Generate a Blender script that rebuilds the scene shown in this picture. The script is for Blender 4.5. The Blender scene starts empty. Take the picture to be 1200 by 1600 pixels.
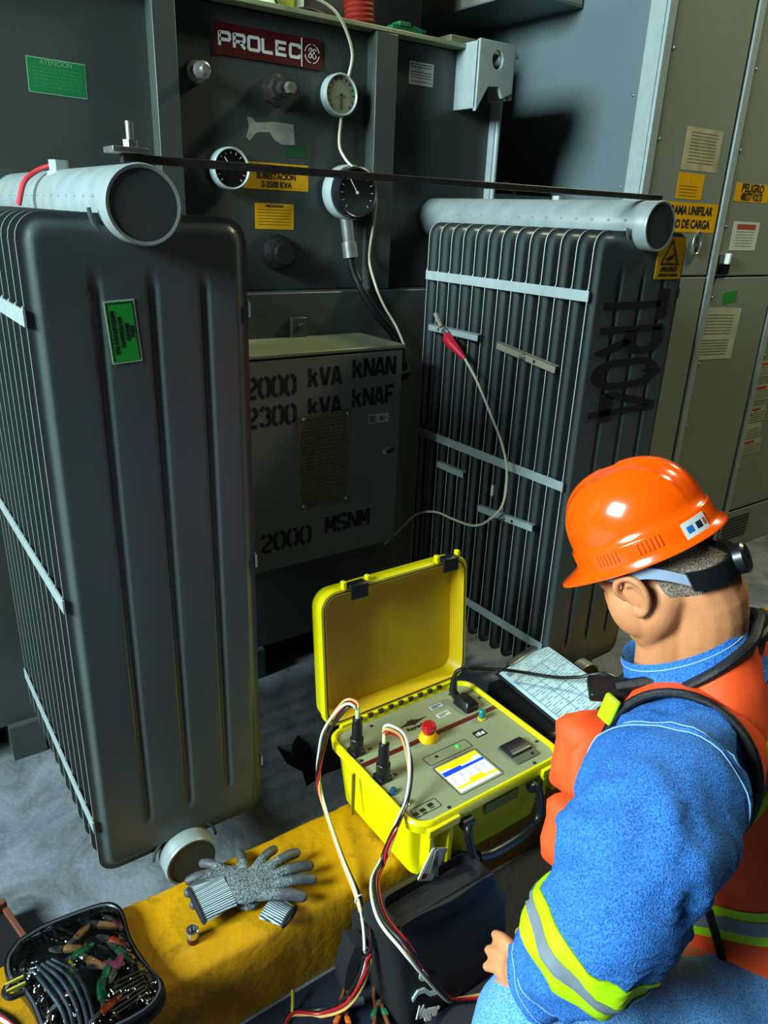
import bpy, bmesh, math, random
from mathutils import Vector, Matrix, noise
random.seed(7)
SC = bpy.context.scene
COL = SC.collection
V = Vector
# ------------------------------------------------------------------ camera
cam_d = bpy.data.cameras.new('camera'); cam = bpy.data.objects.new('camera', cam_d); COL.objects.link(cam)
_yaw, _pit, _rol = 0.62932543, 0.37781502, 0.04121643
_f = V((math.sin(_yaw)*math.cos(_pit), math.cos(_yaw)*math.cos(_pit), -math.sin(_pit)))
_r0 = V((math.cos(_yaw), -math.sin(_yaw), 0)); _u0 = _r0.cross(_f)
_r = _r0*math.cos(_rol) + _u0*math.sin(_rol); _u = -_r0*math.sin(_rol) + _u0*math.cos(_rol)
cam.matrix_world = Matrix(((_r.x, _u.x, -_f.x, 0), (_r.y, _u.y, -_f.y, 0), (_r.z, _u.z, -_f.z, 1.69), (0, 0, 0, 1)))
cam_d.sensor_fit = 'VERTICAL'; cam_d.sensor_height = 36; cam_d.lens = 1167.83/1600*36
cam_d.clip_start = .02
SC.camera = cam
# ------------------------------------------------------------------ world, lamps, exposure
w = bpy.data.worlds.new('world'); SC.world = w; w.use_nodes = True
w.node_tree.nodes['Background'].inputs[0].default_value = (.50, .62, .60, 1)
w.node_tree.nodes['Background'].inputs[1].default_value = .008
def area(name, loc, tgt, size, power, col, sy=None):
    d = bpy.data.lights.new(name, 'AREA'); d.size = size; d.energy = power; d.color = col
    if sy: d.shape = 'RECTANGLE'; d.size_y = sy
    o = bpy.data.objects.new(name, d); COL.objects.link(o); o.location = loc
    o.rotation_euler = (V(tgt)-V(loc)).to_track_quat('-Z', 'Y').to_euler()
    return o
area('daylight_doorway', (-4.2, 1.15, 3.5), (1.3, 1.25, .7), 2.1, 860, (.74, .95, 1.0), 1.8)
area('high_bay_lamp', (5.2, 1.1, 4.9), (1.3, 1.2, .8), .5, 170, (1.0, .97, .62))
SC.view_settings.view_transform = 'Standard'; SC.view_settings.look = 'None'
SC.view_settings.exposure = 0.0; SC.view_settings.gamma = 1; SC.view_settings.use_curve_mapping = False
# ------------------------------------------------------------------ materials
def lin(c): return tuple((x/12.92 if x <= .04045 else ((x+.055)/1.055)**2.4) for x in c)
def rgb(h): h = h.lstrip('#'); return lin(tuple(int(h[i:i+2], 16)/255 for i in (0, 2, 4)))
MATS = {}
def mat(name, col, rough=.5, metal=0, var=.12, vs=6, bump=0, bs=60, col2=None, emit=0, spec=.5, coat=0, alpha=1, trans=0, stretch=None):
    if name in MATS: return MATS[name]
    m = bpy.data.materials.new(name); m.use_nodes = True; nt = m.node_tree; N = nt.nodes; L = nt.links
    b = N['Principled BSDF']
    c = rgb(col) if isinstance(col, str) else col
    c2 = (rgb(col2) if col2 else tuple(x*(1-var) for x in c))
    tc = N.new('ShaderNodeTexCoord'); src = tc.outputs['Object']
    if stretch:
        mp = N.new('ShaderNodeMapping'); mp.inputs['Scale'].default_value = stretch; L.new(src, mp.inputs[0]); src = mp.outputs[0]
    n = N.new('ShaderNodeTexNoise'); n.inputs['Scale'].default_value = vs; n.inputs['Detail'].default_value = 6
    L.new(src, n.inputs['Vector'])
    r = N.new('ShaderNodeValToRGB'); r.color_ramp.elements[0].position = .35; r.color_ramp.elements[1].position = .65
    r.color_ramp.elements[0].color = (*c2, 1); r.color_ramp.elements[1].color = (*c, 1)
    L.new(n.outputs['Fac'], r.inputs[0]); L.new(r.outputs[0], b.inputs['Base Color'])
    b.inputs['Roughness'].default_value = rough; b.inputs['Metallic'].default_value = metal
    b.inputs['Specular IOR Level'].default_value = spec
    if coat: b.inputs['Coat Weight'].default_value = coat; b.inputs['Coat Roughness'].default_value = .08
    if trans: b.inputs['Transmission Weight'].default_value = trans
    if alpha < 1: b.inputs['Alpha'].default_value = alpha
    if emit: L.new(r.outputs[0], b.inputs['Emission Color']); b.inputs['Emission Strength'].default_value = emit
    if bump:
        n2 = N.new('ShaderNodeTexNoise'); n2.inputs['Scale'].default_value = bs; n2.inputs['Detail'].default_value = 5
        L.new(src, n2.inputs['Vector'])
        bp = N.new('ShaderNodeBump'); bp.inputs['Strength'].default_value = bump; bp.inputs['Distance'].default_value = .004
        L.new(n2.outputs['Fac'], bp.inputs['Height']); L.new(bp.outputs[0], b.inputs['Normal'])
    MATS[name] = m; return m
def worn(name, base, dirt, rough, scale, pos=(.45, .6), bump=.3, bs=90, base2=None):
    """painted or cast surface with blotches of dirt and wear"""
    m = mat(name, base, rough, 0, .15, scale*.4, bump, bs, col2=base2)
    nt = m.node_tree; N = nt.nodes; L = nt.links; b = N['Principled BSDF']
    src = b.inputs['Base Color'].links[0].from_socket
    tc = N.new('ShaderNodeTexCoord')
    n = N.new('ShaderNodeTexNoise'); n.inputs['Scale'].default_value = scale; n.inputs['Detail'].default_value = 12
    n.inputs['Roughness'].default_value = .72; n.inputs['Distortion'].default_value = .6
    L.new(tc.outputs['Object'], n.inputs['Vector'])
    r = N.new('ShaderNodeValToRGB'); r.color_ramp.elements[0].position = pos[0]; r.color_ramp.elements[1].position = pos[1]
    r.color_ramp.elements[0].color = (0, 0, 0, 1); r.color_ramp.elements[1].color = (1, 1, 1, 1)
    L.new(n.outputs['Fac'], r.inputs[0])
    mx = N.new('ShaderNodeMix'); mx.data_type = 'RGBA'; mx.inputs[7].default_value = (*rgb(dirt), 1)
    L.new(r.outputs[0], mx.inputs[0]); L.new(src, mx.inputs[6]); L.new(mx.outputs[2], b.inputs['Base Color'])
    return m
paint = mat('grey_enamel', '#3e4642', .38, .0, .10, 5, .05, 200)
fin_paint = mat('radiator_enamel', '#4a5453', .33, .0, .10, 4, .05, 120)
edge_paint = mat('strap_enamel', '#9aa8a6', .35, .0, .12, 30)
head_paint = mat('header_enamel', '#8a9694', .35, 0, .2, 18, .12, 40)
cab_paint = mat('switchgear_enamel', '#828b7c', .35, 0, .10, 3, .05, 80)
cab_side = mat('switchgear_side_shaded', '#617173', .4, 0, .12, 2, .03, 60)  # side darker than the doors: shade put into the colour
dark = mat('black_plastic', '#14161a', .35, 0, .2, 20)
black = mat('matt_black', '#0a0b0c', .6, 0, .2, 20)
steel = mat('zinc_steel', '#b0b2ac', .35, .8, .3, 30, .1, 80)
dsteel = mat('dark_steel', '#4c4a44', .4, .6, .3, 30, .1, 80)
white = mat('white_print', '#d8dcd4', .5)
offwhite = mat('paper_label', '#c9cfc2', .6, 0, .1, 30)
ink = mat('black_ink', '#101010', .6)
yellow_s = mat('yellow_sticker', '#e2a800', .4, 0, .08, 20)
green_s = mat('green_sticker', '#1d9a35', .4, 0, .08, 20)
red_p = mat('red_print', '#8c1a16', .5)
# ------------------------------------------------------------------ mesh builder
def FR(x, y, z, rot=0):      # frame of a surface that faces -Y: local x right, local y up, local z out of it
    return Matrix.Translation((x, y, z)) @ Matrix(((1, 0, 0, 0), (0, 0, -1, 0), (0, 1, 0, 0), (0, 0, 0, 1))) @ Matrix.Rotation(rot, 4, 'Z')
def UP(x, y, z, rot=0): return Matrix.Translation((x, y, z)) @ Matrix.Rotation(rot, 4, 'Z')
def AX(p0, p1):              # frame at p0 whose z runs to p1
    p0, p1 = V(p0), V(p1); return Matrix.Translation(p0) @ (p1-p0).to_track_quat('Z', 'Y').to_matrix().to_4x4()
def spline(pts, n=6):
    pts = [V(p) for p in pts]; out = []
    for i in range(len(pts)-1):
        p0 = pts[i-1] if i else pts[0]*2-pts[1]; p1 = pts[i]; p2 = pts[i+1]; p3 = pts[i+2] if i+2 < len(pts) else p2*2-p1
        for k in range(n):
            t = k/n
            out.append(.5*((2*p1)+(p2-p0)*t+(2*p0-5*p1+4*p2-p3)*t*t+(3*p1-p0-3*p2+p3)*t**3))
    out.append(pts[-1]); return out
class MB:
    def __init__(s): s.v = []; s.f = []; s.mi = []; s.cm = 0
    def add(s, vs, fs, M=None):
        o = len(s.v); s.v += [(M @ V(p)) if M else V(p) for p in vs]
        for f in fs: s.f.append([o+i for i in f]); s.mi.append(s.cm)
        return s
    def box(s, x0, x1, y0, y1, z0, z1, M=None):
        return s.add([(x0,y0,z0),(x1,y0,z0),(x1,y1,z0),(x0,y1,z0),(x0,y0,z1),(x1,y0,z1),(x1,y1,z1),(x0,y1,z1)],
                     [(3,2,1,0),(4,5,6,7),(0,1,5,4),(1,2,6,5),(2,3,7,6),(3,0,4,7)], M)
    def cbox(s, sx, sy, sz, M=None): return s.box(-sx/2, sx/2, -sy/2, sy/2, -sz/2, sz/2, M)
    def rev(s, prof, M=None, n=24, sx=1, sy=1, caps=True):   # profile (radius, height) turned round local z
        vs = []; fs = []
        for r, h in prof:
            for k in range(n): a = 2*math.pi*k/n; vs.append((r*math.cos(a)*sx, r*math.sin(a)*sy, h))
        for i in range(len(prof)-1):
            for k in range(n): fs.append((i*n+k, i*n+(k+1) % n, (i+1)*n+(k+1) % n, (i+1)*n+k))
        if caps and prof[0][0] > 1e-6: fs.append(tuple(reversed(range(n))))
        if caps and prof[-1][0] > 1e-6: fs.append(tuple((len(prof)-1)*n+k for k in range(n)))
        return s.add(vs, fs, M)
    def cyl(s, p0, p1, r0, r1=None, n=20):
        r1 = r0 if r1 is None else r1; h = (V(p1)-V(p0)).length
        return s.rev([(r0, 0), (r1, h)], AX(p0, p1), n)
    def tube(s, pts, r, n=8, closed=False, M=None):
        pts = [V(p) for p in pts]; m = len(pts); rings = []; up = None
        for i, p in enumerate(pts):
            a = pts[(i-1) % m] if (i or closed) else p; b = pts[(i+1) % m] if (i < m-1 or closed) else p
            t = (b-a).normalized()
            if up is None: up = t.orthogonal().normalized()
            up = (up-t*up.dot(t)); up = up.normalized() if up.length > 1e-6 else t.orthogonal().normalized()
            q = t.cross(up); rr = r[i] if isinstance(r, (list, tuple)) else r
            rings.append([p+(up*math.cos(2*math.pi*k/n)+q*math.sin(2*math.pi*k/n))*rr for k in range(n)])
        return s.loft(rings, closed=closed, M=M)
    def loft(s, rings, caps=True, closed=False, M=None):
        n = len(rings[0]); m = len(rings); vs = [p for R in rings for p in R]; fs = []
        for i in range(m if closed else m-1):
            j = (i+1) % m
            for k in range(n): fs.append((i*n+k, i*n+(k+1) % n, j*n+(k+1) % n, j*n+k))
        if caps and not closed: fs += [tuple(reversed(range(n))), tuple((m-1)*n+k for k in range(n))]
        return s.add(vs, fs, M)
    def prism(s, poly, h0, h1, M=None):
        n = len(poly); vs = [(x, y, h0) for x, y in poly]+[(x, y, h1) for x, y in poly]
        return s.add(vs, [tuple(reversed(range(n))), tuple(range(n, 2*n))]+[(k, (k+1) % n, n+(k+1) % n, n+k) for k in range(n)], M)
    def ell(s, c, r, M=None, n=20, m=12):
        prof = [(math.sin(math.pi*i/m), -math.cos(math.pi*i/m)) for i in range(m+1)]
        prof[0] = (1e-7, -1); prof[-1] = (1e-7, 1)
        T = (M or Matrix.Identity(4)) @ Matrix.Translation(c) @ Matrix.Diagonal((r[0], r[1], r[2], 1))
        return s.rev(prof, T, n)
    def stroke(s, pts, wd, h0, h1, M=None):       # flat ribbon with mitred corners
        P = [V((p[0], p[1])) for p in pts]; L_, R_ = [], []
        for i, p in enumerate(P):
            a = (p-P[i-1]).normalized() if i else None; b = (P[i+1]-p).normalized() if i < len(P)-1 else None
            if a is None: a = b
            if b is None: b = a
            t = (a+b).normalized(); nrm = V((-t.y, t.x)); k = wd/2/max(.5, nrm.dot(V((-a.y, a.x))))
            L_.append(p+nrm*k); R_.append(p-nrm*k)
        for i in range(len(P)-1):
            s.prism([tuple(R_[i]), tuple(R_[i+1]), tuple(L_[i+1]), tuple(L_[i])], h0, h1, M)
        return s
def rrect(x0, x1, y0, y1, r, n=5):
    out = []
    for cx, cy, a0 in ((x1-r, y1-r, 0), (x0+r, y1-r, 90), (x0+r, y0+r, 180), (x1-r, y0+r, 270)):
        for k in range(n+1): a = math.radians(a0+90*k/n); out.append((cx+r*math.cos(a), cy+r*math.sin(a)))
    return out
ORG = {}
def tag(o, label=None, cat=None, group=None, kind=None):
    for k, x in (('label', label), ('category', cat), ('group', group), ('kind', kind)):
        if x: o[k] = x
    return o
def build(mb, name, m, parent=None, smooth=35, bevel=0, origin=None, seg=2, wrld=True):
    me = bpy.data.meshes.new(name)
    po = ORG[parent.name] if parent is not None else V((0, 0, 0))
    if origin is None:
        if parent is not None: origin = po
        else:
            xs = [p.x for p in mb.v]; ys = [p.y for p in mb.v]
            origin = V(((min(xs)+max(xs))/2, (min(ys)+max(ys))/2, min(p.z for p in mb.v)))
    origin = V(origin)
    me.from_pydata([tuple(p-origin) for p in mb.v], [], mb.f)
    ms = m if isinstance(m, (list, tuple)) else [m]
    for x in ms: me.materials.append(x)
    if len(ms) > 1: me.polygons.foreach_set('material_index', mb.mi)
    b = bmesh.new(); b.from_mesh(me); bmesh.ops.remove_doubles(b, verts=b.verts, dist=1e-6)
    bmesh.ops.recalc_face_normals(b, faces=b.faces); b.to_mesh(me); b.free()
    if smooth is not None:
        me.shade_smooth(); me.set_sharp_from_angle(angle=math.radians(smooth))
    o = bpy.data.objects.new(name, me); COL.objects.link(o); ORG[o.name] = origin
    if parent is not None: o.parent = parent
    o.location = origin-po
    if bevel:
        mo = o.modifiers.new('bevel', 'BEVEL'); mo.width = bevel; mo.segments = seg; mo.limit_method = 'ANGLE'; mo.angle_limit = math.radians(35)
    return o
def empty(name, loc, label, cat, group=None):
    o = bpy.data.objects.new(name, None); COL.objects.link(o); o.location = loc; o.empty_display_size = .1
    ORG[o.name] = V(loc); return tag(o, label, cat, group)
def text(s, size, M, m, parent, name='lettering', sx=1, ext=.0004, bold=0, align='CENTER', sp=1):
    cu = bpy.data.curves.new(name, 'FONT'); cu.body = s; cu.size = size; cu.extrude = ext; cu.offset = bold; cu.space_character = sp
    cu.align_x = align; cu.align_y = 'CENTER'; cu.resolution_u = 3; cu.space_line = .8
    t = bpy.data.objects.new('t', cu); COL.objects.link(t)
    dg = bpy.context.evaluated_depsgraph_get(); me0 = t.evaluated_get(dg).to_mesh()
    mb = MB(); mb.add([tuple(v.co) for v in me0.vertices], [tuple(p.vertices) for p in me0.polygons], M @ Matrix.Diagonal((sx, 1, 1, 1)))
    t.evaluated_get(dg).to_mesh_clear(); bpy.data.objects.remove(t); bpy.data.curves.remove(cu)
    return mb if parent is None else build(mb, name, m, parent, smooth=None)
def merge(*mbs):
    r = MB()
    for a in mbs: r.add(a.v, a.f)
    return r
def copy_tree(o, parent=None):
    c = o.copy(); COL.objects.link(c)
    if parent is not None: c.parent = parent
    ORG[c.name] = ORG[o.name]
    for ch in list(o.children): copy_tree(ch, c)
    return c
# stroke letters, unit box 0..1 x 0..1 ; stencils carry gaps
def arc(cx, cy, rx, ry, a0, a1, n=8): return [(cx+rx*math.cos(math.radians(a0+(a1-a0)*k/n)), cy+ry*math.sin(math.radians(a0+(a1-a0)*k/n))) for k in range(n+1)]
GL = {
 '0': [[(.46,.02)]+arc(.5,.3,.5,.3,250,180,4)+arc(.5,.7,.5,.3,180,110,4), [(.54,.98)]+arc(.5,.7,.5,.3,70,0,4)+arc(.5,.3,.5,.3,0,-70,4)],
 'O': [[(.4,.02)]+arc(.5,.3,.5,.3,250,180,4)+arc(.5,.7,.5,.3,180,110,4), [(.6,.98)]+arc(.5,.7,.5,.3,70,0,4)+arc(.5,.3,.5,.3,0,-70,4)],
 '2': [arc(.5,.7,.5,.3,165,100,4), arc(.5,.7,.5,.3,80,-20,5)+[(.3,.3),(.05,.02)], [(.25,.02),(1,.02)]],
 '3': [arc(.5,.73,.45,.27,165,100,4), arc(.5,.73,.45,.25,75,-70,6), arc(.5,.27,.5,.27,70,-75,6), arc(.5,.27,.5,.27,-105,-165,4)],
 '4': [[(.75,0),(.75,.45)],[(.75,.55),(.75,1),(.6,1),(0,.3),(0,.25),(.55,.25)],[(.85,.25),(1,.25)]],
 'k': [[(.08,0),(.08,.42)],[(.08,.5),(.08,1)],[(.85,.75),(.3,.42)],[(.4,.5),(.92,0)]],
 'V': [[(0,1),(.42,.05)],[(1,1),(.55,.05)]], 'A': [[(.0,0),(.42,1)],[(.55,1),(1,0)],[(.3,.25),(.7,.25)]],
 'N': [[(.03,0),(.03,1)],[(.12,.98),(.85,.04)],[(.97,0),(.97,1)]],
 'F': [[(.08,0),(.08,1)],[(.22,.97),(.95,.97)],[(.22,.52),(.8,.52)]],
 'M': [[(.03,0),(.03,1)],[(.12,.98),(.47,.25)],[(.53,.25),(.88,.98)],[(.97,0),(.97,1)]],
 'S': [arc(.5,.73,.47,.25,20,95,4), arc(.5,.73,.47,.25,110,215,5)+[(.5,.5)], [(.5,.5)]+arc(.5,.27,.47,.25,35,-75,5), arc(.5,.27,.47,.25,-100,-165,4)],
}
def stencil(s, h, w_, gap, st, M, kern={}):
    mb = MB(); x = 0
    for c in s:
        if c == ' ': x += w_*.9; continue
        for p in GL[c]:
            mb.stroke([(x+q[0]*w_, q[1]*h) for q in p], st, 0, .0006, M)
        x += w_+gap
    return mb
# ================================================================== the setting
def struct(mb, name, m, **k):
    o = build(mb, name, m, **k); o['kind'] = 'structure'; return o
concrete = worn('floor_concrete', '#7d8489', '#4e5558', .55, 5, (.4, .62), .5, 70)
pitm = mat('pit_earth', '#2a2620', .9, 0, .4, 12, .6, 40)
fl = MB()
X0, X1, Y0, Y1 = -6, 9, -3, 6
hx0, hx1, hy0, hy1 = .945, 1.42, 1.645, 1.865
# floor as a sheet with a ragged cut-out under the transformer
hole = [(hx0-.01, hy0-.005), (hx0+.07, hy0+.012), (hx0+.2, hy0+.0), (hx1, hy0), (hx1, hy1), (hx0+.25, hy1), (hx0+.17, hy1-.03), (hx0+.09, hy1+.01), (hx0+.05, hy1-.02), (hx0+.0, hy1), (hx0-.012, hy0+.12), (hx0+.012, hy0+.06)]
bmf = bmesh.new()
outer = [(X0, Y0), (X1, Y0), (X1, Y1), (X0, Y1)]
vo = [bmf.verts.new((x, y, 0)) for x, y in outer]; vi = [bmf.verts.new((x, y, 0)) for x, y in hole]
ed = [bmf.edges.new((vo[i], vo[(i+1) % 4])) for i in range(4)] + [bmf.edges.new((vi[i], vi[(i+1) % len(vi)])) for i in range(len(vi))]
r = bmesh.ops.triangle_fill(bmf, use_beauty=True, use_dissolve=False, edges=ed)
bmf.verts.ensure_lookup_table(); bmf.verts.index_update()
fl.add([tuple(v.co) for v in bmf.verts], [tuple(v.index for v in f.verts) for f in bmf.faces]); bmf.free()
fl.cm = 0
n = len(hole)
fl.add([(x, y, 0) for x, y in hole]+[(x, y, -.25) for x, y in hole], [(k, (k+1) % n, n+(k+1) % n, n+k) for k in range(n)]+[tuple(range(n, 2*n))])
struct(fl, 'floor', concrete, smooth=None, origin=(0, 0, 0))
wb = MB().box(-6, 9, 5.6, 5.75, 0, 5.5)
struct(wb, 'wall_back', mat('wall_dark', '#3a3f3a', .8, 0, .2, 3))
# yellow curb: rough-edged cast block
curbm = worn('yellow_curb_paint', '#c48e02', '#5a4410', .42, 8, (.55, .74), .6, 60, base2='#a87800')
cb = MB(); rings = []; NX = 560
for i in range(NX+1):
    x = -2.0 + 7.2*i/NX
    def nz(a, s_=30, k=.004): return noise.noise(V((x*s_, a, 0)))*k + noise.noise(V((x*9, a+5, 1)))*k
    yf, yb, zt = 1.073, 1.32, .22
    rings.append([(x, yf+nz(1, 22, .003), 0), (x, yf+nz(2, 30, .003), .12), (x, yf+.002+nz(3, 60, .0035), zt-.012+nz(4, 50, .003)), (x, yf+.010+nz(4, 50, .003), zt-.003+nz(5, 60, .002)), (x, yf+.02, zt),
                  (x, (yf+yb)/2, zt+.001), (x, yb-.016, zt), (x, yb-.006+nz(6, 60, .004), zt-.004+nz(7, 60, .003)), (x, yb+nz(8, 60, .004), zt-.014), (x, yb+nz(9), 0)])
cb.loft(rings)
tag(build(cb, 'concrete_curb', curbm, smooth=60), 'long yellow-painted concrete curb on the floor under the open yellow case', 'curb')

# ================================================================== transformer tank
YT = 2.35
tr = empty('transformer_tank', (1.0, 2.9, 0), 'large dark grey transformer tank behind the two radiators, with dials and a maroon sign', 'transformer')
def P_(mb, name, m=paint, parent=tr, **k): return build(mb, name, m, parent, **k)
P_(MB().box(-1.2, 2.15, YT, 3.6, 1.44, 2.235), 'tank_wall', bevel=.004)
P_(MB().box(-1.2, 2.15, YT-.075, 3.6, .12, 1.44), 'lower_tank_wall', bevel=.004)
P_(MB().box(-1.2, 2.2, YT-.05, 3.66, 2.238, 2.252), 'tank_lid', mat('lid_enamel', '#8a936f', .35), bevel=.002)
for k, (a, b_) in enumerate(((1.568, 1.652), (.834, .9))):
    m_ = MB().box(a, a+.008, YT-.045, YT, 1.44, 2.236).box(a, b_, YT-.053, YT-.045, 1.44, 2.236).box(b_-.008, b_, YT-.045, YT, 1.44, 2.236)
    P_(m_, 'stiffener', bevel=.002)
P_(MB().box(2.125, 2.153, YT-.03, YT, 1.45, 2.1).cyl((2.14, YT-.032, 1.45), (2.14, YT-.032, 2.1), .010), 'corner_bar', edge_paint)
for x in (-.6, .2, 1.0, 1.9): P_(MB().box(x, x+.1, YT-.1, 3.5, 0, .125), 'skid_foot')
# lifting lug: plate standing out from the wall, with an eye
def lug_outline():
    return [(0, .17), (.155, .17), (.165, .16), (.165, .02), (.12, .0), (.10, .035), (.05, .03), (0, -.05)]
lg = MB(); ol = lug_outline(); eye = [(.085+.025*math.cos(a), .115+.03*math.sin(a)) for a in [2*math.pi*k/16 for k in range(16)]]
def plate_hole(mb, out, hole, M, t0, t1):
    b = bmesh.new(); a = [b.verts.new((x, y, 0)) for x, y in out]; c = [b.verts.new((x, y, 0)) for x, y in hole]
    e = [b.edges.new((a[i], a[(i+1) % len(a)])) for i in range(len(a))]+[b.edges.new((c[i], c[(i+1) % len(c)])) for i in range(len(c))]
    bmesh.ops.triangle_fill(b, use_beauty=True, use_dissolve=False, edges=e); b.verts.index_update()
    F = [tuple(v.index for v in f.verts) for f in b.faces]; P = [(v.co.x, v.co.y) for v in b.verts]; b.free()
    mb.add([(x, y, t0) for x, y in P], F, M); mb.add([(x, y, t1) for x, y in P], [tuple(reversed(f)) for f in F], M)
    for L_ in (out, hole):
        n_ = len(L_); mb.add([(x, y, t0) for x, y in L_]+[(x, y, t1) for x, y in L_], [(k, (k+1) % n_, n_+(k+1) % n_, n_+k) for k in range(n_)], M)
plate_hole(lg, ol, eye, FR(1.945, YT-.115, 2.09), -.008, .008)
lg.box(2.105, 2.12, YT-.115, YT, 2.09, 2.255).box(1.945, 1.96, YT-.115, YT, 2.05, 2.255)
P_(lg, 'lifting_lug', edge_paint, bevel=.0015)
# sign
sg = P_(MB().box(1.031, 1.394, YT-.004, YT, 2.108, 2.190), 'name_sign', mat('maroon_sign', '#4a0f10', .4))
def boxy(s, M, h, w_, gap, st):
    G = {'P': [[(0,0),(0,1)],[(0,.94),(.85,.94),(.95,.85),(.95,.55),(.85,.45),(0,.45)]],
         'R': [[(0,0),(0,1)],[(0,.94),(.85,.94),(.95,.85),(.95,.55),(.85,.45),(0,.45)],[(.55,.45),(1,0)]],
         'O': [[(.5,.05),(.1,.05),(0,.15),(0,.85),(.1,.95),(.9,.95),(1,.85),(1,.15),(.9,.05),(.5,.05)]],
         'L': [[(0,1),(0,.12),(.08,.05),(.95,.05)]], 'E': [[(.95,.95),(0,.95),(0,.05),(.95,.05)],[(0,.5),(.85,.5)]],
         'C': [[(.95,.72),(.95,.85),(.85,.95),(.1,.95),(0,.85),(0,.15),(.1,.05),(.85,.05),(.95,.15),(.95,.28)]]}
    mb = MB(); x = 0
    for c in s:
        for p in G[c]: mb.stroke([(x+q[0]*w_, q[1]*h) for q in p], st, 0, .0008, M)
        x += w_+gap
    return mb
build(boxy('PROLEC', FR(1.048, YT-.004, 2.131), .036, .034, .0125, .0085), 'lettering', white, sg)
build(MB().box(1.319, 1.3215, YT-.0055, YT-.004, 2.11, 2.188), 'divider', white, sg)
ge = MB()
for rr in (.0255,): ge.stroke(arc(1.357, 2.149, rr, rr, 10, 80)+[], .0022, 0, .001, Matrix(((1,0,0,0),(0,0,-1,YT-.004),(0,1,0,0),(0,0,0,1))))
MG = Matrix(((1,0,0,0),(0,0,-1,YT-.004),(0,1,0,0),(0,0,0,1)))
for a in (100, 190, 280): ge.stroke(arc(1.357, 2.149, .0255, .0255, a, a+70), .0022, 0, .001, MG)
for p in ([(1.345,2.155),(1.349,2.163),(1.356,2.162),(1.353,2.153),(1.346,2.146),(1.345,2.140),(1.351,2.137),(1.355,2.142),(1.353,2.15)], [(1.349,2.148),(1.358,2.147)],
          [(1.372,2.158),(1.366,2.163),(1.360,2.158),(1.366,2.152),(1.359,2.148),(1.360,2.139),(1.367,2.137),(1.372,2.142),(1.369,2.147)]):
    ge.stroke([(q.x, q.y) for q in spline([(x, y, 0) for x, y in p], 3)], .0022, 0, .001, MG)
build(ge, 'emblem', white, sg)
# stickers on the tank
def sticker(par, x0, x1, z0, z1, y, m, name='sticker', rot=0, border=None):
    cx, cz = (x0+x1)/2, (z0+z1)/2; M = FR(cx, y, cz, rot); w2, h2 = (x1-x0)/2, (z1-z0)/2
    mb = MB()
    if border:
        mb.prism(rrect(-w2, w2, -h2, h2, .002, 2), 0, .0006, M); o = build(mb, name, border, par)
        build(MB().prism(rrect(-w2+.0025, w2-.0025, -h2+.0025, h2-.0025, .002, 2), .0006, .0009, M), 'print_field', m, o)
    else: o = build(mb.prism(rrect(-w2, w2, -h2, h2, .002, 2), 0, .0008, M), name, m, par)
    return o, M
def lines(M, x0, x1, ys, th, m, parent, name='printed_lines', h=.0011, broken=True, seed=0):
    rd = random.Random(seed); mb = MB()
    for y in ys:
        x = x0
        while x < x1:
            L_ = rd.uniform(.004, .014) if broken else (x1-x0)
            mb.box(x, min(x+L_, x1), y-th/2, y+th/2, .0002, h, M); x += L_+.003
    return build(mb, name, m, parent, smooth=None)
s_, M_ = sticker(tr, .512, .660, 1.952, 2.035, YT, mat('faded_green_sticker', '#1f7a45', .4), rot=-.02, border=mat('pale_border', '#6fae86', .5))
text('ATENCION', .016, M_ @ Matrix.Translation((0, .031, .001)), mat('pale_border', '#6fae86'), s_)
lines(M_, -.06, .06, [.018-.0085*k for k in range(6)], .0016, mat('pale_green_ink', '#3f8f60', .5), s_)
s_, M_ = sticker(tr, 1.112, 1.346, 1.752, 1.830, YT, yellow_s, rot=0)
for t_, y_ in (('TRANSFORMADOR', .024), ('SUBESTACION', .0), ('2-2500 KVA', -.024)):
    text(t_, .025, M_ @ Matrix.Translation((0, y_, .001)), ink, s_, bold=.0008, sx=.86 if y_ < .02 else .9)
s_, M_ = sticker(tr, 1.150, 1.291, 1.633, 1.711, YT, yellow_s)
text('PRECAUCION', .010, M_ @ Matrix.Translation((0, .031, .001)), ink, s_, bold=.0003)
lines(M_, -.06, .06, [.020-.009*k for k in range(6)], .0018, mat('brown_ink', '#5a3a05', .5), s_, broken=False)
sticker(tr, 1.262, 1.336, 1.852, 1.884, YT, mat('dim_green_tape', '#0f4a26', .5), name='tape')
s_, M_ = sticker(tr, 1.740, 1.846, 2.112, 2.181, YT, offwhite)
lines(M_, -.045, .045, [.027, .019, .004, -.004, -.012, -.024], .003, ink, s_)
pt = MB().prism([(-.09,.035),(-.075,.035),(-.06,.022),(.0,.03),(.07,.028),(.075,-.03),(.03,-.033),(.0,-.02),(-.015,.0),(-.06,-.005),(-.085,-.03),(-.095,-.02),(-.085,.01)], 0, .0007, FR(1.222, YT, 1.918))
P_(pt, 'glue_residue', mat('glue_remnant', '#8f9484', .7, 0, .3, 40))
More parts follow.
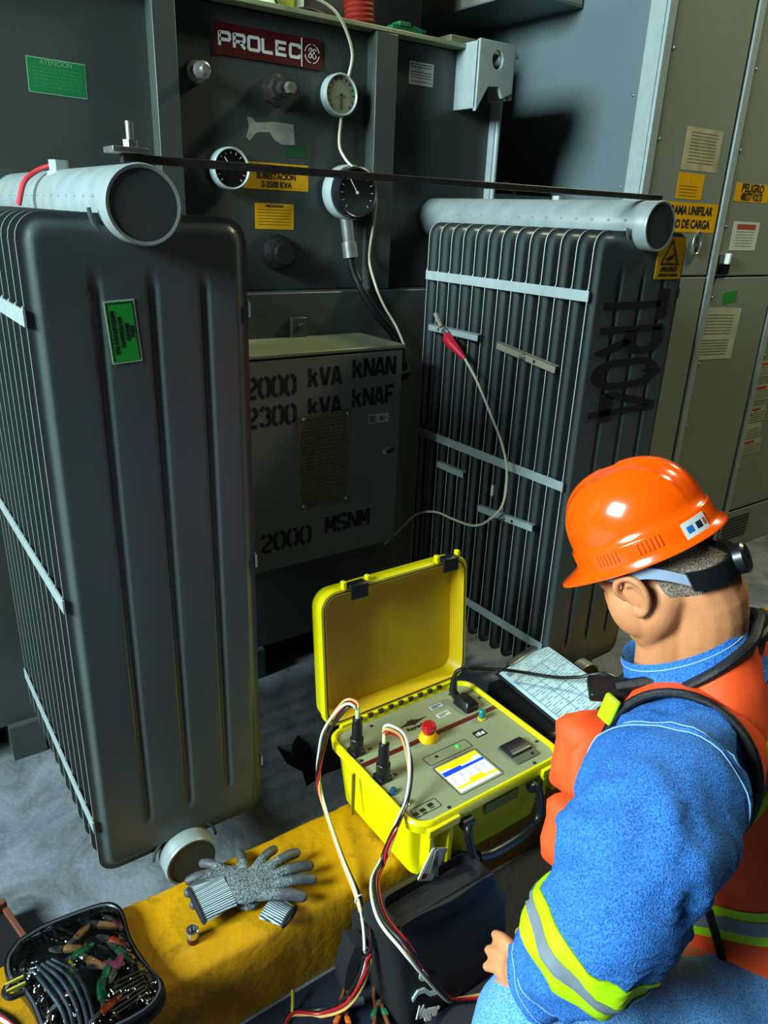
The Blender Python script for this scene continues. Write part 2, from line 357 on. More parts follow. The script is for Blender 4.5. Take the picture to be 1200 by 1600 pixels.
# gauges
glass_d = mat('dial_dark', '#181a18', .15)
dial_w = mat('dial_ivory', '#7c8168', .3)
def gauge(x, z, r, dep, face, rimm, needle, name='dial_gauge', hub=.012):
    M = FR(x, YT, z)
    g = P_(MB().rev([(r*.8, 0), (r*.8, dep*.3), (r*.97, dep*.35), (r, dep*.4), (r, dep), (r*.93, dep+.004), (r*.88, dep), (r*.88, dep-.004)], M, 40, caps=False), name, rimm)
    build(MB().rev([(r*.9, dep-.003), (1e-6, dep-.003)], M, 40, caps=False), 'dial_face', face, g)
    nd = MB().stroke([(0, 0), (needle[0]*r*.7, needle[1]*r*.7)], .003, 0, .001, M @ Matrix.Translation((0, 0, dep-.002)))
    nd.rev([(hub*.4, 0), (hub*.4, .003)], M @ Matrix.Translation((0, 0, dep-.002)), 12)
    build(nd, 'needle', white if face is glass_d else ink, g); nd = MB()
    for k in range(13):
        a = math.radians(225-22.5*k); nd.stroke([(r*.68*math.cos(a), r*.68*math.sin(a)), (r*.8*math.cos(a), r*.8*math.sin(a))], .0022, 0, .0006, M @ Matrix.Translation((0, 0, dep-.0025)))
    build(nd, 'dial_scale', white if face is glass_d else ink, g); return g
gauge(1.442, 2.042, .062, .045, dial_w, edge_paint, (0, -1))
gauge(1.052, 1.803, .060, .050, glass_d, edge_paint, (-.5, .75))
g2 = gauge(1.470, 1.755, .080, .11, glass_d, dark, (-.55, .8))
build(MB().cyl((1.465, YT-.05, 1.68), (1.475, YT-.055, 1.60), .022, .02).cyl((1.475, YT-.055, 1.60), (1.48, YT-.06, 1.55), .026), 'cable_gland', steel, g2)
build(MB().rev([(.083, .02), (.086, .03), (.086, .07), (.083, .075)], FR(1.470, YT, 1.755), 40), 'case_band', edge_paint, g2)
# liquid level knob, relief valves
kn = MB().rev([(.058, 0), (.058, .015), (.05, .02), (.05, .045), (.036, .05), (.034, .06)], FR(1.228, YT, 1.560), 12)
P_(kn, 'round_tap', black, smooth=25)
v1 = MB().rev([(.03, 0), (.03, .02), (.018, .022), (.018, .05), (.024, .05), (.024, .065), (.012, .07), (.012, .09)], FR(.968, YT, 2.052), 12)
P_(v1, 'drain_plug', steel, smooth=25)
v2 = MB().rev([(.045, 0), (.045, .02), (.034, .025), (.034, .05), (.022, .052), (.022, .08)], FR(1.225, YT, 2.035), 8)
P_(v2, 'relief_valve', dsteel, smooth=25)
P_(MB().cyl((1.232, YT-.08, 2.035), (1.234, YT-.10, 2.035), .017, n=6), 'valve_cap', steel, smooth=25)
P_(MB().box(1.232, 1.288, YT-.095, YT-.075, 1.29, 1.36).cyl((1.262, YT-.095, 1.335), (1.262, YT-.108, 1.335), .009, n=6), 'mounting_tab', bevel=.002)
# cables of the dials
wirew = mat('white_cable', '#b9bda0', .45)
cb1 = MB().tube(spline([(1.24, YT-.03, 2.27), (1.30, YT-.065, 2.285), (1.40, YT-.075, 2.255), (1.475, YT-.05, 2.17), (1.475, YT-.03, 2.09), (1.452, YT-.03, 1.98), (1.446, YT-.03, 1.90), (1.455, YT-.05, 1.86), (1.47, YT-.08, 1.83)]), .0045)
tag(build(cb1, 'capillary_tube', wirew), 'thin pale capillary tube looping from the tank lid past the upper round dial', 'tube')
cb2 = MB().tube(spline([(1.56, YT-.09, 1.74), (1.572, YT-.06, 1.66), (1.55, YT-.07, 1.55), (1.53, YT-.14, 1.47), (1.55, YT-.17, 1.40), (1.585, YT-.20, 1.33), (1.568, YT-.28, 1.27)]), .0042)
tag(build(cb2, 'signal_wire', wirew), 'thin white wire running down from the lower dial to the control box', 'wire')
cb3 = MB().tube(spline([(1.48, YT-.06, 1.55), (1.49, YT-.07, 1.50), (1.515, YT-.1, 1.43), (1.56, YT-.12, 1.36), (1.64, YT-.12, 1.28), (1.67, YT-.13, 1.21), (1.64, YT-.2, 1.16), (1.52, YT-.22, 1.15)], 8), .016, 12)
rgs = cb3
tag(build(cb3, 'flexible_conduit', dark), 'black ribbed conduit curving from the lower dial into the side of the control box', 'conduit')
# things on the tank lid
rh = MB(); pts = []; rr = []
for k in range(60): pts.append((1.72-.02*math.sin(k/20), 2.62, 2.253+k*.008)); rr.append(.05+(.006 if k % 2 else 0))
rh.tube(pts, rr, 18)
tag(build(rh, 'corrugated_hose', mat('red_hose', '#8e2415', .5, 0, .2, 20)), 'red corrugated hose standing on top of the transformer tank', 'hose')
gc = MB().prism(rrect(-.07, .07, -.02, .05, .012, 3), -.02, .02, FR(1.86, 2.55, 2.274)); gc.box(1.82, 1.87, 2.525, 2.575, 2.32, 2.335).tube([(1.90, 2.55, 2.325), (1.95, 2.55, 2.32), (1.955, 2.55, 2.26)], .008)
tag(build(gc, 'heavy_clamp', mat('green_clamp', '#1f6a3c', .45), bevel=.003), 'green plastic clamp lying on the tank lid beside the red hose', 'clamp')
lr = MB().tube(spline([(1.18, 2.42, 2.262), (1.22, 2.42, 2.32), (1.27, 2.43, 2.30), (1.30, 2.42, 2.258), (1.40, 2.44, 2.29), (1.55, 2.45, 2.262)]), .006)
tag(build(lr, 'ground_lead', dark), 'dark loose lead coiled on the left of the tank lid', 'cable')
yt = MB().prism(rrect(-.03, .03, -.0, .07, .01, 2), -.01, .01, FR(1.315, 2.45, 2.255)).box(1.305, 1.325, 2.44, 2.46, 2.32, 2.40)
tag(build(yt, 'clamp_handle', mat('lime_plastic', '#a8b820', .5)), 'yellow-green clamp standing on the tank lid above the maroon sign', 'clamp')
jb = empty('junction_box', (2.26, 2.75, 2.255), 'small beige junction box standing behind the right end of the tank lid', 'box')
build(MB().box(2.16, 2.36, 2.65, 2.85, 2.12, 2.36), 'body', mat('beige_enamel', '#8a8468', .5), jb, bevel=.004)
build(MB().box(2.17, 2.35, 2.643, 2.65, 2.13, 2.33), 'cover', mat('beige_enamel', '#8a8468', .5), jb, bevel=.002)

# ================================================================== radiators
FW, FZ0, FZ1 = .411, .245, 1.675
def fin_mesh(M, groove=True):
    mb = MB(); H = FZ1-FZ0; r_ = .045; gx = (.118, .218, .318)
    def us(): 
        a = [0, .006, .010, .013, .016, .019, .022, .025, .028, .034]; xs = set(a) | {FW-q for q in a}
        for g in gx:
            for d_ in (.0025, .005, .0075, .010, .0125, .015): xs |= {g-d_, g+d_, g}
        for k in range(1, 10): xs.add(FW*k/10)
        return sorted(xs)
    def zs():
        a = [0, .002, .005, .008, .011, .014, .018, .023, .032, .045]; z = set(a) | {H-q for q in a}
        for b in (.08, .10, .11, .12, .13, .16): z |= {b, H-b}
        z |= {H*.25, H*.5, H*.75}; return sorted(z)
    X, Z = us(), zs()
    def t_(x, z):
        # distance inside the rounded outline
        dx = min(x, FW-x); dz = min(z, H-z)
        if dx < r_ and dz < r_: d = r_-math.hypot(r_-dx, r_-dz)
        else: d = min(dx, dz)
        k = min(1, max(0, (d-.010)/.017)); k = k*k*(3-2*k); t = .0013+.0095*k
        if groove:
            for g in gx:
                a = abs(x-g)
                e = min(1, max(0, (dz-.10)/.03))
                if a < .014: t -= .0075*e*(.5+.5*math.cos(math.pi*a/.014))
        return max(t, .0013)
    rows = []
    for side in (-1, 1):
        R = []
        for z in Z:
            dz = min(z, H-z); ins = r_-math.sqrt(max(0, r_*r_-(r_-dz)**2)) if dz < r_ else 0
            row = []
            for x in X:
                if x < r_: xx = ins+(r_-ins)*x/r_
                elif x > FW-r_: xx = FW-(ins+(r_-ins)*(FW-x)/r_)
                else: xx = x
                row.append((xx, side*t_(xx, z), z))
            R.append(row)
        rows.append(R)
    nx = len(X); nz_ = len(Z)
    for si, R in enumerate(rows):
        vs = [p for row in R for p in row]
        fs = []
        for i in range(nz_-1):
            for j in range(nx-1):
                q = (i*nx+j, i*nx+j+1, (i+1)*nx+j+1, (i+1)*nx+j); fs.append(q if si == 0 else tuple(reversed(q)))
        mb.add(vs, fs, M)
    A, B = rows
    loop = [(i, 0) for i in range(nz_)]+[(nz_-1, j) for j in range(1, nx)]+[(i, nx-1) for i in range(nz_-2, -1, -1)]+[(0, j) for j in range(nx-2, 0, -1)]
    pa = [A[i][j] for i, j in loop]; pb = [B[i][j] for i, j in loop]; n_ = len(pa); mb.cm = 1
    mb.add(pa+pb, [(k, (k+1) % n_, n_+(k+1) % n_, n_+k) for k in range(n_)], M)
    return mb
PITCH = .059; NF = 13
rads = []
fin_data = None
def radiator(x0, label):
    global fin_data
    R = empty('radiator', (x0+FW/2, 1.75, 0), label, 'radiator')
    for k in range(NF):
        o0 = V((x0, 1.4085+k*PITCH, FZ0))
        if fin_data is None:
            f_ = build(fin_mesh(Matrix.Translation(o0)), 'cooling_fin', (fin_paint, mat('lit_edge', '#c9d4d0', .3, .2)), R, origin=o0, smooth=50); fin_data = f_.data  # edge faces paler: light on the thin flanges put into the colour
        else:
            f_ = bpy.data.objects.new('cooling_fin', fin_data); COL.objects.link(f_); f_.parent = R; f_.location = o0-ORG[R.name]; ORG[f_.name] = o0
    cx = x0+.2
    for z in (1.69, .175+.04):
        yb = 2.349 if z > 1 else 2.274
        h = build(MB().rev([(.0635, .0), (.0655, .004), (.0655, yb-1.36)], Matrix.Translation((cx, 1.36, z)) @ Matrix.Rotation(math.radians(-90), 4, 'X'), 48), 'header_pipe', head_paint, R)
        build(MB().rev([(.0595, .0), (1e-6, .0)], Matrix.Translation((cx, 1.3585, z)) @ Matrix.Rotation(math.radians(-90), 4, 'X'), 48, caps=False), 'end_cap', mat('cap_enamel', '#474d4b', .45), h)
        build(MB().rev([(.0585, -.002), (.064, -.003), (.0665, .002), (.0665, .007)], Matrix.Translation((cx, 1.358, z)) @ Matrix.Rotation(math.radians(-90), 4, 'X'), 48, caps=False), 'weld_rim', head_paint, h)
        cl = MB(); sgn = 1
        for rr, hh in ((.080, .0015),):
            aa = (185, 355) if z > 1 else (5, 175)
            cl.tube([(cx+rr*math.cos(math.radians(a)), 1.4085-.0070, z+rr*math.sin(math.radians(a))) for a in [aa[0]+(aa[1]-aa[0])*k/20 for k in range(21)]], .004, 8)
        build(cl, 'neck_seam', fin_paint, h)
        # little weld tabs on each fin
        wt = MB()
        if z > 1:
            for k in range(NF): wt.ell((cx-.062, 1.405+k*PITCH+.02, z+.012), (.005, .008, .004), n=8, m=6)
        if wt.v: build(wt, 'weld_beads', head_paint, h)
    for z in (1.5045, .9505, .391):
        for side in (0, 1):
            xs = x0-.004 if side == 0 else x0+FW
            st = MB().box(xs, xs+.004, 1.402, 1.40+PITCH*(NF-1)+.012, z-.0145, z+.0145)
            for k in range(NF):
                yy = 1.4085+k*PITCH; q = xs+.002
                st.cyl((q, yy, z+.0145), (q, yy, z+.020), .0025, .001, 6)
            build(st, 'tie_strap', edge_paint, R)
    return R
RL = radiator(.257, 'nearer radiator at left with a green sticker on its flat grey front fin')
RR = radiator(1.684, 'farther radiator at right with TR04 stencilled in black on its front fin')
# marks on the left radiator
s_, M_ = sticker(RL, -.0275, .0275, -.0, .112, 0, green_s, border=None) if False else (None, None)
Mst = FR(.4155, 1.3973, 1.475, math.radians(3.5))
s_ = build(MB().prism(rrect(-.0275, .0275, -.056, .056, .001, 2), 0, .0008, Mst), 'sticker', offwhite, RL)
build(MB().prism(rrect(-.0255, .0255, -.054, .054, .001, 2), .0008, .001, Mst), 'print_field', green_s, s_)
build(MB().box(-.0245, .0245, .050, .052, .001, .0013, Mst).box(.0225, .0245, -.05, .05, .001, .0013, Mst).box(-.0245, -.0225, -.05, .05, .001, .0013, Mst), 'printed_border', ink, s_)
MS2 = Mst @ Matrix.Rotation(math.radians(-90), 4, 'Z')
for t_, y_, sz in (('INSPECCIONADO POR', -.016, .0095), ('MANTENIMIENTO', -.004, .0085), ('REVISADO', .007, .0085), ('FECHA', .016, .0085)):
    text(t_, sz, MS2 @ Matrix.Translation((.0, y_, .0012)), ink, s_, bold=.0004, sx=.8)
def nut(x, y, z, r, par, name='bolt', h=.02, m=steel):
    return build(MB().cyl((x, y, z), (x, y, z+h), r, n=6), name, m, par, smooth=20)
pl = build(MB().cyl((.44, 1.83, 1.745), (.44, 1.83, 1.772), .020, n=6).cyl((.44, 1.83, 1.74), (.44, 1.83, 1.75), .025), 'vent_plug', edge_paint, RL, smooth=20)
build(MB().cyl((1.89, 1.75, 1.745), (1.89, 1.75, 1.766), .016, n=6), 'vent_plug', edge_paint, RR, smooth=20)
# TR04, reading downward
TRG = {'T': [[(.5,0),(.5,.92)],[(0,.93),(1,.93)]],
 'R': [[(.08,0),(.08,1)],[(.08,.94),(.62,.94),(.86,.86),(.92,.72),(.86,.58),(.62,.48),(.15,.48)],[(.5,.48),(.95,0)]],
 '0': [arc(.5,.3,.44,.25,270,180,5)+arc(.5,.7,.44,.25,180,90,5)+arc(.5,.7,.44,.25,90,0,5)+arc(.5,.3,.44,.25,0,-91,5)], '4': [[(.68,0),(.68,1),(.56,1),(.05,.34),(.05,.27),(1,.27)]]}
tm = MB(); a = 0
MT = FR(1.742, 1.3974, 1.520, math.radians(-90)) @ Matrix.Diagonal((1, 2.85, 1, 1))
for c, wd in zip('TR04', (.085, .078, .078, .085)):
    for p in TRG[c]:
        tm.stroke([(a+q[0]*wd, q[1]*.1) for q in p], .0185, 0, .0012, MT)
    a += wd+.019
build(tm, 'lettering', ink, RR, smooth=None)
s_ = build(MB().prism(rrect(-.062, .062, -.058, .058, .004, 3), 0, .0012, FR(2.012, 1.3973, 1.605)), 'warning_sticker', yellow_s, RR)
MW = FR(2.012, 1.3973, 1.605)
wm = MB().stroke([(-.040, -.016), (0, .050), (.040, -.016), (-.042, -.016)], .005, .001, .0018, MW)
wm.prism([(-.018,-.004),(-.008,-.007),(.012,-.001),(.018,.009),(.012,.012),(.004,.006),(-.004,.008),(-.006,.002),(-.018,.001)], .001, .0018, MW)
for k in range(3): wm.box(-.014+k*.009, -.011+k*.009, -.012, -.009, .001, .0018, MW)
build(wm, 'hot_surface_symbol', ink, s_)
text('¡PELIGRO!', .018, MW @ Matrix.Translation((0, -.031, .0015)), ink, s_, bold=.0006)
text('SUPERFICIE CALIENTE', .0095, MW @ Matrix.Translation((0, -.047, .0015)), ink, s_, bold=.0004)
# short mounting brackets clipped to the right radiator's left side
def bracket(y0, y1, z0, z1, label, bolt=None, hole=None, m=steel):
    x = 1.668; b = empty('mounting_bracket', (x, (y0+y1)/2, min(z0, z1)), label, 'bracket', None)
    dz = .011; mb = MB()
    ang = math.atan2(z1-z0, y1-y0); L_ = math.hypot(y1-y0, z1-z0)
    M = Matrix.Translation((x, y0, z0)) @ Matrix.Rotation(ang, 4, 'X')
    mb.box(-.003, .0, 0, L_, -dz, dz, M).box(-.003, .014, 0, L_, dz-.003, dz, M)
    build(mb, 'channel', m, b, bevel=.0008)
    if hole: build(MB().cyl(M @ V((-.0032, hole, -.001)), M @ V((-.004, hole, -.001)), .005, n=14), 'slot', black, b)
    if bolt: build(MB().cyl(M @ V((-.003, bolt, 0)), M @ V((-.010, bolt, 0)), .010, n=6).cyl(M @ V((-.010, bolt, 0)), M @ V((-.020, bolt, 0)), .005, n=10), 'bolt', steel, b, smooth=20)
    return b
bracket(1.815, 2.07, 1.334, 1.335, 'short steel bracket high on the right radiator, gripped by the red clip', None, .2, edge_paint)
bracket(1.475, 1.726, 1.292, 1.325, 'slanted brownish bracket bolted across the right radiator below the top strap', .13, .085, mat('tan_steel', '#9a9480', .4, .3))
bracket(1.831, 1.975, .862, .862, 'shortest dark bracket below the middle strap of the right radiator', None, None, edge_paint)
bracket(1.489, 1.746, .787, .770, 'grey bracket with a bolt low on the right radiator under the white wire loop', .13, .09, edge_paint)
tb = MB().cyl((1.664, 2.00, 1.345), (1.664, 2.035, 1.385), .008, n=10)
tag(build(tb, 'brass_pin', mat('tan_steel', '#9a9480')), 'small pale pin sticking up behind the red clip on the right radiator', 'pin')
tag(build(MB().box(1.672, 1.680, 1.685, 1.695, .832, .868), 'fin_tag', white), 'tiny white tag stuck to a fin above the lowest bracket', 'tag')
# rod across the two headers
rod = empty('support_rod', (1.0, 1.42, 1.757), 'long dark flat steel bar laid across the tops of both radiator headers', 'bar')
build(MB().box(.445, 1.95, 1.411, 1.429, 1.757, 1.771), 'flat_bar', dsteel, rod, bevel=.001)
build(MB().box(.425, .485, 1.395, 1.45, 1.7715, 1.781), 'end_clip', steel, rod, bevel=.001)
build(MB().cyl((.463, 1.42, 1.781), (.463, 1.42, 1.793), .0125, n=6).cyl((.463, 1.42, 1.793), (.463, 1.42, 1.822), .0065), 'bolt', steel, rod, smooth=20)
rc = MB()
for k in range(2): rc.tube(spline([(.358, 1.862+.014*k, 1.68), (.374, 1.86+.014*k, 1.725), (.400, 1.86+.014*k, 1.748), (.425, 1.85+.012*k, 1.760), (.445, 1.840, 1.764)]), .0045)
tag(build(rc, 'ground_cable', mat('red_cable', '#c0303a', .4)), 'pair of red wires bent over the top of the left radiator header', 'wire')

# ================================================================== control box
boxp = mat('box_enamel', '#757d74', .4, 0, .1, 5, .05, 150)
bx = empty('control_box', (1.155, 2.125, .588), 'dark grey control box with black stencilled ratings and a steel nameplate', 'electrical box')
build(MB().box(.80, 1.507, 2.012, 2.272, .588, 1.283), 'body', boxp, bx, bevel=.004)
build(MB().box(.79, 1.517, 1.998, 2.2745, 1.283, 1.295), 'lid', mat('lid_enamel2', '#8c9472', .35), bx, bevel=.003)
dr = build(MB().box(.80, 1.507, 2.0, 2.011, .590, 1.278), 'door', boxp, bx, bevel=.003)
def S(s, h, w_, gap, st, x, z): return build(stencil(s, h, w_, gap, st, FR(x, 2.0, z)), 'lettering', ink, dr, smooth=None)
S('2000', .058, .031, .0125, .012, .938, 1.170); S('kVA', .058, .031, .011, .0125, 1.150, 1.186); S('kNAN', .060, .034, .0095, .0125, 1.312, 1.200)
S('2300', .058, .031, .0125, .012, .938, 1.080); S('kVA', .058, .031, .011, .0125, 1.150, 1.092); S('kNAF', .060, .034, .0095, .0125, 1.312, 1.103)
S('2000', .060, .034, .014, .013, .975, .660); S('MSNM', .060, .036, .010, .013, 1.215, .677)
npl = build(MB().box(1.113, 1.306, 1.996, 1.9995, .779, 1.100), 'nameplate', mat('engraved_brass', '#7a7254', .45, .3, .3, 60, .3, 300), dr, bevel=.0005)
lines(FR(1.21, 1.996, .94), -.082, .082, [.14-.0125*k for k in range(24)], .003, mat('engraving', '#3b3728', .5), npl, seed=3, h=.0006)
for x, z in ((1.128, 1.086), (1.292, 1.086), (1.128, .793), (1.292, .793)): build(MB().ell((x, 1.995, z), (.006, .004, .006), n=10, m=6), 'screw', steel, npl)
s_, M_ = sticker(dr, 1.377, 1.458, 1.040, 1.071, 2.0, offwhite)
build(MB().rev([(.009, 0), (.009, .0012)], M_ @ Matrix.Translation((.012, 0, 0)), 14).box(.022, .036, -.003, .003, 0, .0012, M_).box(-.037, -.013, -.012, .012, 0, .0011, M_), 'print', mat('grey_print', '#6b7568', .6), s_)
lt = build(MB().rev([(.018, 0), (.018, .004), (.012, .008)], FR(1.46, 2.0, .937) @ Matrix.Diagonal((1.3, .85, 1, 1)), 20), 'latch', steel, dr)
build(MB().cbox(.03, .010, .012, FR(1.462, 1.988, .937, .3)), 'wing_knob', black, lt, bevel=.002)
build(MB().cyl((1.507, 2.03, .937), (1.520, 2.03, .937), .008), 'side_screw', steel, bx)
w3 = MB().tube(spline([(1.512, 2.05, 1.03), (1.55, 2.10, .99), (1.62, 2.16, .93), (1.63, 2.17, .88), (1.60, 2.2, .86), (1.57, 2.2, .80), (1.57, 2.2, .70), (1.50, 2.15, .62)]), .003)
tag(build(w3, 'sensor_wire', mat('dim_wire', '#878b74', .5)), 'thin grey wire hanging beside the control box, right of its latch', 'wire')

# ================================================================== switchgear cabinets
YC = 2.0
def cabinet(x0, x1, label, split, hinge=True):
    c = empty('switchgear_cabinet', ((x0+x1)/2, 2.8, 0), label, 'cabinet')
    build(MB().box(x0, x1, YC+.02, 3.75, .24, 2.95), 'carcass', cab_side, c, bevel=.003)
    build(MB().box(x0, x1, YC+.0, 3.7, 0, .238), 'plinth', cab_paint, c, bevel=.003)
    build(MB().box(x0+.052, x1-.006, YC, YC+.019, split+.004, 2.93), 'upper_door', cab_paint, c, bevel=.003)
    build(MB().box(x0+.052, x1-.006, YC, YC+.019, .25, split-.004), 'lower_door', cab_paint, c, bevel=.003)
    build(MB().box(x0, x0+.044, YC-.006, YC+.019, .245, 2.94), 'corner_post', edge_paint, c, bevel=.002)
    for z in [.5+.30*k for k in range(9)]:
        build(MB().ell((x0+.062, YC-.001, z), (.006, .004, .006), n=10, m=6), 'screw', steel, c)
    return c
cA = cabinet(2.62, 3.168, 'switchgear cabinet nearest the radiator with its wide pale side showing', 1.494)
for z in [.55+.32*k for k in range(8)]:
    build(MB().ell((2.619, YC+.10, z), (.004, .006, .006), n=10, m=6), 'side_screw', steel, cA)
build(MB().box(2.614, 2.6199, YC+.006, YC+.075, .3, 2.94), 'side_angle', edge_paint, cA, bevel=.001)
cB = cabinet(3.178, 3.74, 'middle switchgear cabinet with the white document sheet on its lower door', 1.490)
cC = cabinet(3.752, 4.40, 'farthest right switchgear cabinet with a column of small warning labels', 1.52)
def sign(par, x0, x1, z0, z1, m, texts=(), **k):
    s_, M_ = sticker(par, x0, x1, z0, z1, YC, m, **k)
    for t_, dx, dy, sz, sx in texts: text(t_, sz, M_ @ Matrix.Translation((dx, dy, .001)), ink, s_, bold=sz*.035, sx=sx)
    return s_, M_
s_, M_ = sign(cA, 2.69, 3.158, 1.672, 1.785, yellow_s, (('DIAGRAMA UNIFILAR', 0, .026, .046, .88), ('CUADRO DE CARGA', 0, -.026, .046, .88)), name='sign')
s_, M_ = sign(cA, 2.845, 3.02, 1.798, 1.895, yellow_s, name='note'); lines(M_, -.07, .05, [.0-.012*k for k in range(4)], .003, mat('brown_ink', '#5a3a05'), s_, seed=5)
s_, M_ = sticker(cA, 2.85, 3.095, 1.905, 2.06, YC, mat('aged_paper', '#b7b08a', .6, 0, .3, 14), name='worn_notice'); lines(M_, -.09, .09, [.06-.012*k for k in range(10)], .004, mat('grey_ink', '#5c6152', .6), s_)
s_, M_ = sign(cA, 2.72, 2.95, 1.35, 1.43, yellow_s, (('SUPERFICIES', 0, .018, .026, 1), ('CALIENTES', 0, -.015, .026, 1)), name='sign')
build(MB().tube([(3.04+.028*math.cos(a), YC-.008, 1.63+.045*math.sin(a)) for a in [2*math.pi*k/20 for k in range(20)]], .006, closed=True), 'door_ring', steel, cA)
s_, M_ = sign(cB, 3.262, 3.53, 1.805, 1.880, yellow_s, (('PELIGRO', 0, .017, .046, .98), ('480/277 VOLTS', 0, -.018, .042, .62)), name='sign')
s_, M_ = sticker(cB, 3.30, 3.51, 1.603, 1.724, YC, offwhite, name='notice'); build(MB().box(-.075, .075, .028, .05, .0002, .0012, M_), 'red_heading', mat('rust_print', '#a3471f', .6), s_); lines(M_, -.07, .07, [.018-.012*k for k in range(6)], .003, mat('grey_ink', '#5c6152'), s_)
hb = build(MB().prism(rrect(3.235, 3.325, -.045, .04, .01, 3), 0, .006, Matrix(((1,0,0,0),(0,0,-1,YC),(0,1,0,1.545),(0,0,0,1)))), 'handle_plate', dark, cB)
build(MB().box(3.270, 3.286, YC-.03, YC-.006, 1.545, 1.59), 'door_lever', white, hb, bevel=.003)
sticker(cB, 3.33, 3.44, 1.372, 1.425, YC, mat('dim_green', '#2b8a2c', .5), name='tag_sticker', rot=.12)
s_, M_ = sticker(cB, 3.20, 3.50, 1.115, 1.352, YC, mat('document_sheet', '#b9bf9f', .6, 0, .15, 10), name='document', rot=-.04)
lines(M_, -.12, .10, [.085-.014*k for k in range(7)]+[-.03-.013*k for k in range(6)], .005, mat('grey_ink', '#5c6152'), s_, seed=8)
for k, (x, z, w_) in enumerate(((3.86, 1.42, .17), (3.86, 1.31, .17), (3.87, 1.205, .2), (3.87, 1.03, .2), (3.87, .905, .2), (3.86, .79, .17), (3.86, .70, .15), (3.87, .61, .2))):
    s_, M_ = sticker(cC, x-w_/2, x+w_/2, z-.04, z+.04, YC, mat('faded_label', '#a9b08e', .6, 0, .15, 20), name='warning_label')
    if k != 6: build(MB().box(-w_/2+.01, .03, .018, .034, .0002, .0012, M_), 'red_heading', mat('rust_print', '#a3471f'), s_)
    lines(M_, -w_/2+.01, w_/2-.01, [.008-.012*q for q in range(4)], .005, mat('grey_ink', '#5c6152'), s_, seed=k)
lv = MB()
for k in range(7): lv.box(3.78, 4.03, YC-.002, YC, .07+.02*k, .078+.02*k)
build(lv, 'louvres', black, cC)
# convex pale reflector pad behind the right radiator
rf = MB().box(2.315, 2.345, 1.73, 1.75, 0, 1.3).prism([(.0, -.24)]+[(.06*math.cos(a)*1.0, .24*math.sin(a)) for a in [math.radians(-80+160*k/12) for k in range(13)]]+[(.0, .24)], 0, .012, FR(2.325, 1.72, 1.05, -.06))
tag(build(rf, 'silver_pad', mat('crinkled_foil', '#8a8f84', .35, .4, .5, 40, .8, 60)), 'crinkled silver reflector disc on a post between the right radiator and the cabinets', 'disc')
# duct along the cabinet side, and rack under it
du = empty('cable_duct', (2.45, 3.2, 2.48), 'pale grey sheet-metal duct running high along the side of the first cabinet', 'duct')
build(MB().box(2.30, 2.612, 2.40, 3.24, 2.483, 2.80), 'casing', mat('duct_enamel', '#8f9484', .45, 0, .2, 4), du, bevel=.004)
build(MB().box(2.296, 2.612, 2.40, 3.2, 2.478, 2.483), 'bottom_flange', cab_side, du)
be = MB().box(-1.1, 2.08, 2.74, 3.6, 2.254, 3.7)  # box added to keep the doorway light off the cabinet side
tag(build(be, 'shading_box', mat('shading_box_dark', '#1c201e', .6, 0, .2, 3), bevel=.006), 'near-black box added on the rear of the transformer tank lid, shading the cabinet side', 'enclosure')
sw = MB().loft([[V((1.16+.26*t, 2.50+.02*math.sin(9*t), 2.254+(.11 if k_ else 0)+.01*math.sin(17*t)*k_)) for k_, dy in ((0, 0), (1, 0))]+[V((1.16+.26*t, 2.52+.02*math.sin(9*t), 2.254+.11+.01*math.sin(17*t))), V((1.16+.26*t, 2.52+.02*math.sin(9*t), 2.254))] for t in [k/10 for k in range(11)]])
tag(build(sw, 'highlight_strip', mat('highlight_pale', '#dfe8c0', .4)), 'bright pale strip added on the tank lid above the maroon sign, standing in for highlights', 'sheet')  # pale strip added on the lid, its colour standing in for bright highlights
# low gear between tank and cabinet
lowg = empty('relay_enclosure', (2.36, 2.7, 0), 'dark wiring enclosure standing between the transformer tank and the first cabinet', 'enclosure')
build(MB().box(2.2, 2.6, 2.45, 3.1, 0, 1.79), 'housing', black, lowg, bevel=.004)
build(MB().box(2.22, 2.27, 2.44, 2.45, 1.4, 1.80).box(2.24, 2.58, 2.43, 2.45, 1.75, 1.79), 'front_rail', cab_side, lowg, bevel=.002)
build(MB().tube(spline([(2.26, 2.46, 1.79), (2.33, 2.45, 1.83), (2.38, 2.44, 1.78), (2.40, 2.42, 1.70)]), .009), 'brown_lead', mat('brown_lead', '#6b4a2a', .5), lowg)
# ================================================================== helpers for soft shapes
def remesh(mb, name, m, parent=None, vox=.004, sm=3, origin=None):
    o = build(mb, name, m, parent, origin=origin)
    a = o.modifiers.new('r', 'REMESH'); a.mode = 'VOXEL'; a.voxel_size = vox; a.use_smooth_shade = True
    b = o.modifiers.new('s', 'SMOOTH'); b.iterations = sm; b.factor = .5
    dg = bpy.context.evaluated_depsgraph_get(); me = bpy.data.meshes.new_from_object(o.evaluated_get(dg))
    o.modifiers.clear(); old = o.data; o.data = me; bpy.data.meshes.remove(old); me.name = name
    if not me.materials: me.materials.append(m)
    return o
def limb(mb, pts, rad, n=12, sub=4, flat=None):
    """tapered limb with round ends"""
    P = spline(pts, sub); R = []
    for i in range(len(rad)-1):
        for k in range(sub): R.append(rad[i]+(rad[i+1]-rad[i])*k/sub)
    R.append(rad[-1]); mb.tube(P, R, n)
    mb.ell(P[0], (R[0],)*3, n=n, m=8); mb.ell(P[-1], (R[-1],)*3, n=n, m=8); return mb

